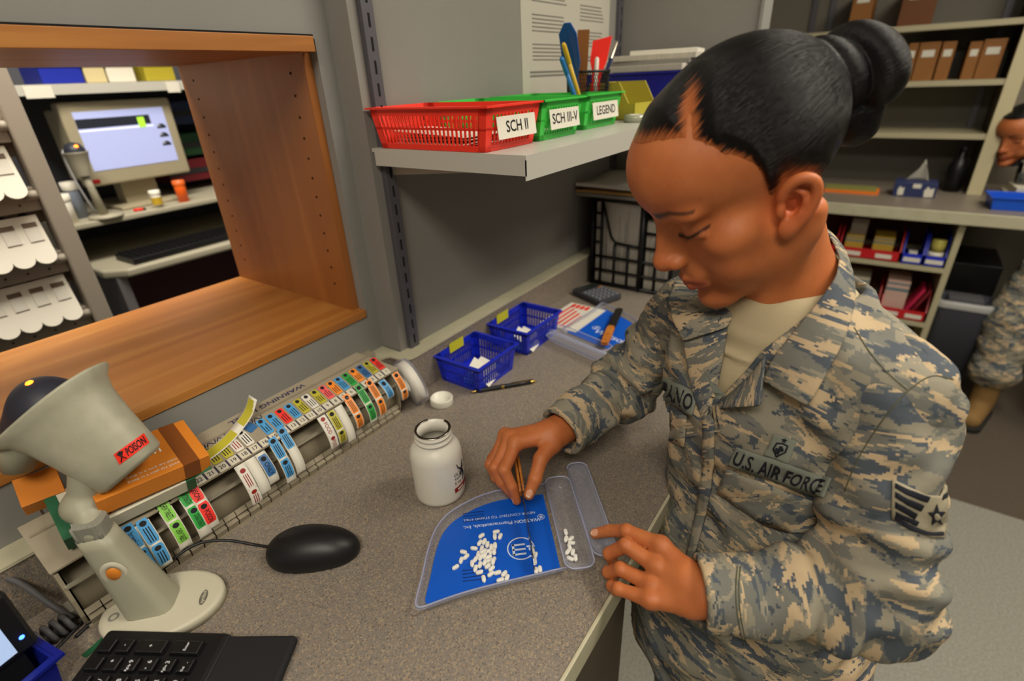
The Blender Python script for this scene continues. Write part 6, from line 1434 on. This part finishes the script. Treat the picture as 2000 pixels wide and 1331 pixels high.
def drape_text(name, s, q, off, mt, parent, bold=.0, pad=(.05, .2)):
    t = textmb(s, 1.0, bold); xs = [p[0] for p in t.v]; ys = [p[1] for p in t.v]; x0, x1, y0, y1 = min(xs), max(xs), min(ys), max(ys)
    m = MB(); 
    for p in t.v:
        u = pad[0]+(1-2*pad[0])*(p[0]-x0)/(x1-x0); v = pad[1]+(1-2*pad[1])*(y1-p[1])/(y1-y0); P_ = quadmap(q, u, v); m.v.append(tuple(hit(P_[0], P_[1], off)))
    m.f = t.f; m.sm = [False]*len(t.f); return m.build(name, mt, parent)
def sub4(q, n=8):
    a, b, c, d = [np.array(p, float) for p in q]
    return [tuple(a+(b-a)*k/n) for k in range(n)]+[tuple(b+(c-b)*k/3) for k in range(3)]+[tuple(c+(d-c)*k/n) for k in range(n)]+[tuple(d+(a-d)*k/3) for k in range(3)]
q = [(1440, 872), (1628, 936), (1612, 974), (1424, 908)]
t = drape('name_tape', sub4(q), .003, TAPE); drape_text('lettering', 'U.S. AIR FORCE', q, .0042, NAVY, t, .018, (.03, .16))
BVX[0] = BVC
q2 = [(1298, 736), (1366, 770), (1354, 812), (1288, 776)]
t = drape('name_tape', sub4(q2), .003, TAPE); drape_text('lettering', 'PANO', q2, .0042, NAVY, t, .018, (.06, .16))
BVX[0] = BVC
q3 = [(1512, 846), (1557, 861), (1541, 906), (1494, 889)]
t = drape('badge', sub4(q3), .0026, TAPE)
def qp(q, pts): return [tuple(quadmap(q, u, v)) for u, v in pts]
drape('badge_shield', qp(q3, [(.24, .30), (.5, .24), (.76, .30), (.78, .62), (.5, .92), (.22, .62)]), .0034, NAVY, t, 2)
drape('badge_shield', qp(q3, [(.31, .36), (.5, .31), (.69, .36), (.70, .60), (.5, .84), (.30, .60)]), .0040, TAPE, t, 2)
drape('badge_cross', qp(q3, [(.44, .38), (.56, .38), (.56, .50), (.66, .50), (.66, .60), (.56, .60), (.56, .76), (.44, .76), (.44, .60), (.34, .60), (.34, .50), (.44, .50)]), .0046, NAVY, t, 1)
drape('badge_star', qp(q3, [(.5+.13*math.sin(k*PI/5)*(1 if k % 2 == 0 else .42), .13-.12*math.cos(k*PI/5)*(1 if k % 2 == 0 else .42)) for k in range(10)]), .0036, NAVY, t, 1)
# chest pocket flaps
drape('pocket_flap', sub4([(1421, 915), (1607, 985), (1582, 1040), (1500, 1025), (1405, 968)]), .0035, CAMO, cuts=3, th=.002, camo=(.0006, .0006, .3, .1)) if False else drape('pocket_flap', [(1421, 914), (1470, 934), (1540, 960), (1607, 984), (1594, 1024), (1578, 1040), (1540, 1040), (1490, 1020), (1440, 990), (1402, 962)], .0032, CAMO, cuts=4, th=.0018, camo=(.0006, .0006, .3, .1))
drape('pocket_flap', [(1272, 772), (1345, 812), (1338, 872), (1300, 858), (1268, 822)], .0032, CAMO, cuts=3, th=.0018, camo=(.0007, .0007, .6, .4))
# buttoned front edge
drape('placket', [(1376, 800), (1397, 796), (1398, 860), (1394, 930), (1382, 1000), (1366, 1060), (1352, 1110), (1348, 1200), (1330, 1200), (1338, 1105), (1352, 1050), (1364, 990), (1374, 925), (1377, 860)], .0045, CAMO, cuts=2, th=.0035, camo=(.0006, .0006, .9, .7))
BVX[0] = BVJ
# rank on the left sleeve: three chevrons and a rocker around a star
RX = -15
out = [(1757, 936), (1790, 952), (1822, 966), (1846, 968), (1858, 946), (1861, 985), (1858, 1052), (1830, 1050), (1800, 1040), (1776, 1026), (1755, 1012)]
t = drape('rank_patch', [(p[0]+RX, p[1]) for p in out], .0026, PATCHB, cuts=3)
NV = dict(mt=NAVY, parent=t, cuts=2, th=.0006)
for k in range(4):
    y0 = 944+k*17; x1 = (1826, 1815, 1803, 1806)[k]
    drape('chevron_bar', [(p[0]+RX, p[1]) for p in [(1762, y0), (1784, y0+11), (x1, y0+24-k), (x1-6, y0+35-k), (1782, y0+22), (1761, y0+10)]], .0036, **NV)
drape('chevron_bar', [(p[0]+RX, p[1]) for p in [(1760, 1004), (1790, 1024), (1820, 1038), (1850, 1040), (1852, 1048), (1820, 1047), (1788, 1035), (1759, 1012)]], .0036, **NV)
drape('chevron_bar', [(p[0]+RX, p[1]) for p in [(1850, 965), (1857, 960), (1857, 972), (1848, 976)]], .0036, **NV)
drape('rank_star', [(p[0]+RX, p[1]) for p in [(1838+17*math.sin(k*PI/5)*(1 if k % 2 == 0 else .42), 1004-22*math.cos(k*PI/5)*(1 if k % 2 == 0 else .42)) for k in range(10)]], .0038, **NV)
drape('rank_disc', [(p[0]+RX, p[1]) for p in [(1838+5*math.cos(k*PI/6), 1005+6*math.sin(k*PI/6)) for k in range(12)]], .0046, PATCHB, t, 1)
# ---- collar leaves and turned-out fronts: cloth sheets standing off the jacket
def resample(p, n):
    p = np.array([dep(*q) for q in p]); d = np.concatenate([[0], np.cumsum(np.linalg.norm(np.diff(p, axis=0), axis=1))]); t = np.linspace(0, d[-1], n)
    return np.stack([np.interp(t, d, p[:, k]) for k in range(3)], 1)
def leaf(name, a, b, bulge=.006, n=24, m=9, off=(0, 0), th=.0024):
    A = resample(a, n); B = resample(b, n); nr = np.gradient(A, axis=0); R_ = np.zeros((n, m, 3))
    tocam = CAM-(A+B)/2; tocam /= np.linalg.norm(tocam, axis=1, keepdims=True)
    for k in range(m):
        t = k/(m-1); R_[:, k] = A*(1-t)+B*t+tocam*(bulge*math.sin(t*PI))
    R_ -= np.array([.65, 0, 0]); mb = MB().grid(R_, 0); me = mb.mesh(name)
    la = np.linalg.norm(A[-1]-A[0]); lb = np.linalg.norm((B-A).mean(0))
    vattr(me, 'camo_uv', [(j/(m-1)*lb*1.2+off[0], i/(n-1)*la*1.4+off[1], 0) for i in range(n) for j in range(m)])
    ob = mobj(name, me, CAMO, WO); q_ = ob.modifiers.new('th', 'SOLIDIFY'); q_.thickness = th; q_.offset = 0
    b_ = ob.modifiers.new('sub', 'SUBSURF'); b_.levels = 1; b_.render_levels = 1
leaf('collar', [(1540, 432, .69), (1575, 428, .655), (1603, 437, .605), (1625, 468, .565), (1640, 502, .536), (1632, 542, .512), (1600, 587, .510), (1555, 640, .516), (1508, 700, .526), (1487, 745, .538)],
     [(1545, 455, .71), (1585, 450, .67), (1625, 455, .62), (1652, 490, .575), (1668, 540, .535), (1672, 590, .508), (1654, 655, .492), (1632, 700, .492), (1608, 745, .494), (1577, 796, .501)], .006, 30, 9, (.1, .4))
leaf('collar', [(1470, 565, .64), (1452, 585, .602), (1436, 610, .585), (1421, 640, .583)], [(1318, 548, .70), (1304, 585, .660), (1312, 625, .640), (1334, 668, .622)], .008, 16, 9, (.5, .1))
leaf('front_facing', [(1423, 630, .588), (1415, 690, .590), (1405, 740, .597), (1396, 794, .604)], [(1333, 664, .628), (1342, 720, .626), (1354, 775, .622), (1372, 822, .614)], .006, 16, 8, (.9, .7))
leaf('front_facing', [(1496, 690, .536), (1470, 728, .548), (1430, 765, .574), (1396, 792, .604)], [(1488, 793, .528), (1460, 796, .540), (1428, 797, .560), (1397, 799, .600)], .004, 16, 6, (1.3, .2))
# stitched seams
def seam(pts, r=.0007):
    p = [catmull(pts, k/5) for k in range((len(pts)-1)*5+1)]
    MB().tube([tuple(hit(x, y, .0001)) for x, y in p], r, 5).build('seam', SEAM, WO)
BVX[0] = BVJ
seam([(1668, 640), (1700, 690), (1735, 730), (1772, 762)]); seam([(1862, 742), (1820, 735), (1778, 760), (1740, 800), (1704, 850), (1672, 905), (1650, 960)])
seam([(1440, 1108), (1437, 1150), (1440, 1200), (1452, 1262)]); seam([(1446, 1108), (1443, 1150), (1446, 1200), (1458, 1262)])
# lashes
def lashes():
    for sx in (-1, 1):
        m = MB()
        for k in range(26):
            X = 18+30*k/25; Z = -11.5+(X-18)*.22-3*math.sin((X-18)/30*PI)
            pts = np.array([[sx*X, y, Z] for y in np.arange(100, 60, -.5)], np.float32); d = head_sdf(pts); Y = pts[int(np.argmax(d < 0)), 1]
            l = 3.0+4.0*math.sin((X-14)/40*PI); dx = (X-31)*.07*l/4
            p = [h2w((sx*(X-.45), Y-.2, Z+.2)), h2w((sx*(X+.45), Y-.2, Z+.2)), h2w((sx*(X+dx), Y+l*.85, Z-l*.55))]
            o_ = np.array([.65, 0, 0]); m.add([q-o_ for q in p], [(0, 1, 2)])
        m.build('eyelashes', mat('lash_black', '#0b0706', .6), WO)
lashes()
# ------------------------------------------------------------------ the second person at the frame edge
P2 = thing('person', 'person in camouflage trousers and tan boots bending over the far counter end', 'person', (2.86, -.62, 0))
o2_ = np.array([2.86, -.62, 0])
fw2 = unit([-.85, .25, 0]); hip = np.array([3.00, -.82, .86]); sh2 = np.array([3.15, -.60, 1.03]); hd2 = dep(1994, 258, 2.18)
fA = np.array([2.80, -.575, .06]); fB = np.array([2.83, -.83, .06]); kA = np.array([2.86, -.565, .46]); kB = np.array([2.87, -.80, .46])
def leg2(P):
    d = np.full(len(P), 9, np.float32)
    for k, f, s in ((kA, fA, .07), (kB, fB, -.09)):
        h_ = hip+np.array([-.04, s+.06, 0]); e = smin(cone(P, h_, k, .10, .088), cone(P, k, f+np.array([.01, 0, .16]), .088, .080), .02); e = smin(e, ell(P, f+np.array([.01, 0, .17]), (.092, .092, .060)), .02); d = smin(d, e, .02)
    return (d+jwave(P)*1.6).astype(np.float32)
V, Q = polygonize(leg2, (2.60, -1.10, .08), (3.20, -.38, 1.0), .010); me = npmesh('trousers', V-o2_, Q); vattr(me, 'camo_uv', np.stack([V[:, 1]+V[:, 0]*.5, V[:, 2], 0*V[:, 0]], 1)); mobj('trousers', me, CAMO, P2)
def top2(P):
    d = smin(cone(P, hip, sh2, .14, .11), ell(P, sh2, (.11, .16, .09), rotz(math.radians(35))), .05)
    for s in (-1, 1): a = sh2+np.array([-.085*s, .125*s, .0]); d = smin(d, cone(P, a, a+np.array([.03, -.12, -.05]), .06, .045), .04)
    return (np.maximum(d, -(P[:, 2]-.80))+jwave(P)).astype(np.float32)
V, Q = polygonize(top2, (2.78, -1.30, .76), (3.42, -.46, 1.36), .012); me = npmesh('jacket', V-o2_, Q); vattr(me, 'camo_uv', np.stack([V[:, 1]+V[:, 0]*.5, V[:, 2]+.3, 0*V[:, 0]], 1)); mobj('jacket', me, CAMO, P2)
H2 = np.stack([unit(np.cross(unit([-.80, .52, -.30]), [0, 0, 1.0])), unit([-.80, .52, -.30]), np.zeros(3)], 1); H2[:, 2] = np.cross(H2[:, 0], H2[:, 1])
nk2 = ((sh2+np.array([-.01, .03, .02])-hd2) @ H2)*1000
def hw2(p): return (np.asarray(p, float)/1000) @ H2.T+hd2
V, Q = polygonize(lambda P: smin(head_sdf(P), cone(P, (0, -14, -38), nk2, 46, 56), 20), np.minimum((-92, -112, -170), nk2-70), np.maximum((92, 128, 122), nk2+70), 4.0)
Vs, Qs = hw2(V), Q; me = npmesh('body', Vs-o2_, Qs); vattr(me, 'paint', paint_head(V), 'FLOAT_COLOR')
bod = mobj('body', me, SKIN, P2)
V, Q = polygonize(lambda P: head_base(P)-np.where(hair_g(P) > 0, 5.0, -3.0).astype(np.float32), (-100, -125, -130), (100, 115, 125), 4.0); me = npmesh('hair', hw2(V)-o2_, Q); vattr(me, 'flow', V*.2); vattr(me, 'edge', np.full(len(V), 9.0), 'FLOAT'); mobj('hair', me, HAIR, P2)
BT2 = mat('boot_tan_suede', '#8a6a3c', .8)
for f in (fA, fB):
    V, Q = polygonize(boot_fn(f, fw2), f-.22, f+.26, .009); mobj('boot', npmesh('boot', V-o2_, Q), BT2, P2)
    MB().prism([(f[0]+fw2[0]*(.06+p[0])-fw2[1]*p[1]-o2_[0], f[1]+fw2[1]*(.06+p[0])+fw2[0]*p[1]-o2_[1]) for p in rrect(.27, .10, .046)], .001, .020).build('boot_sole', SOLE, P2)
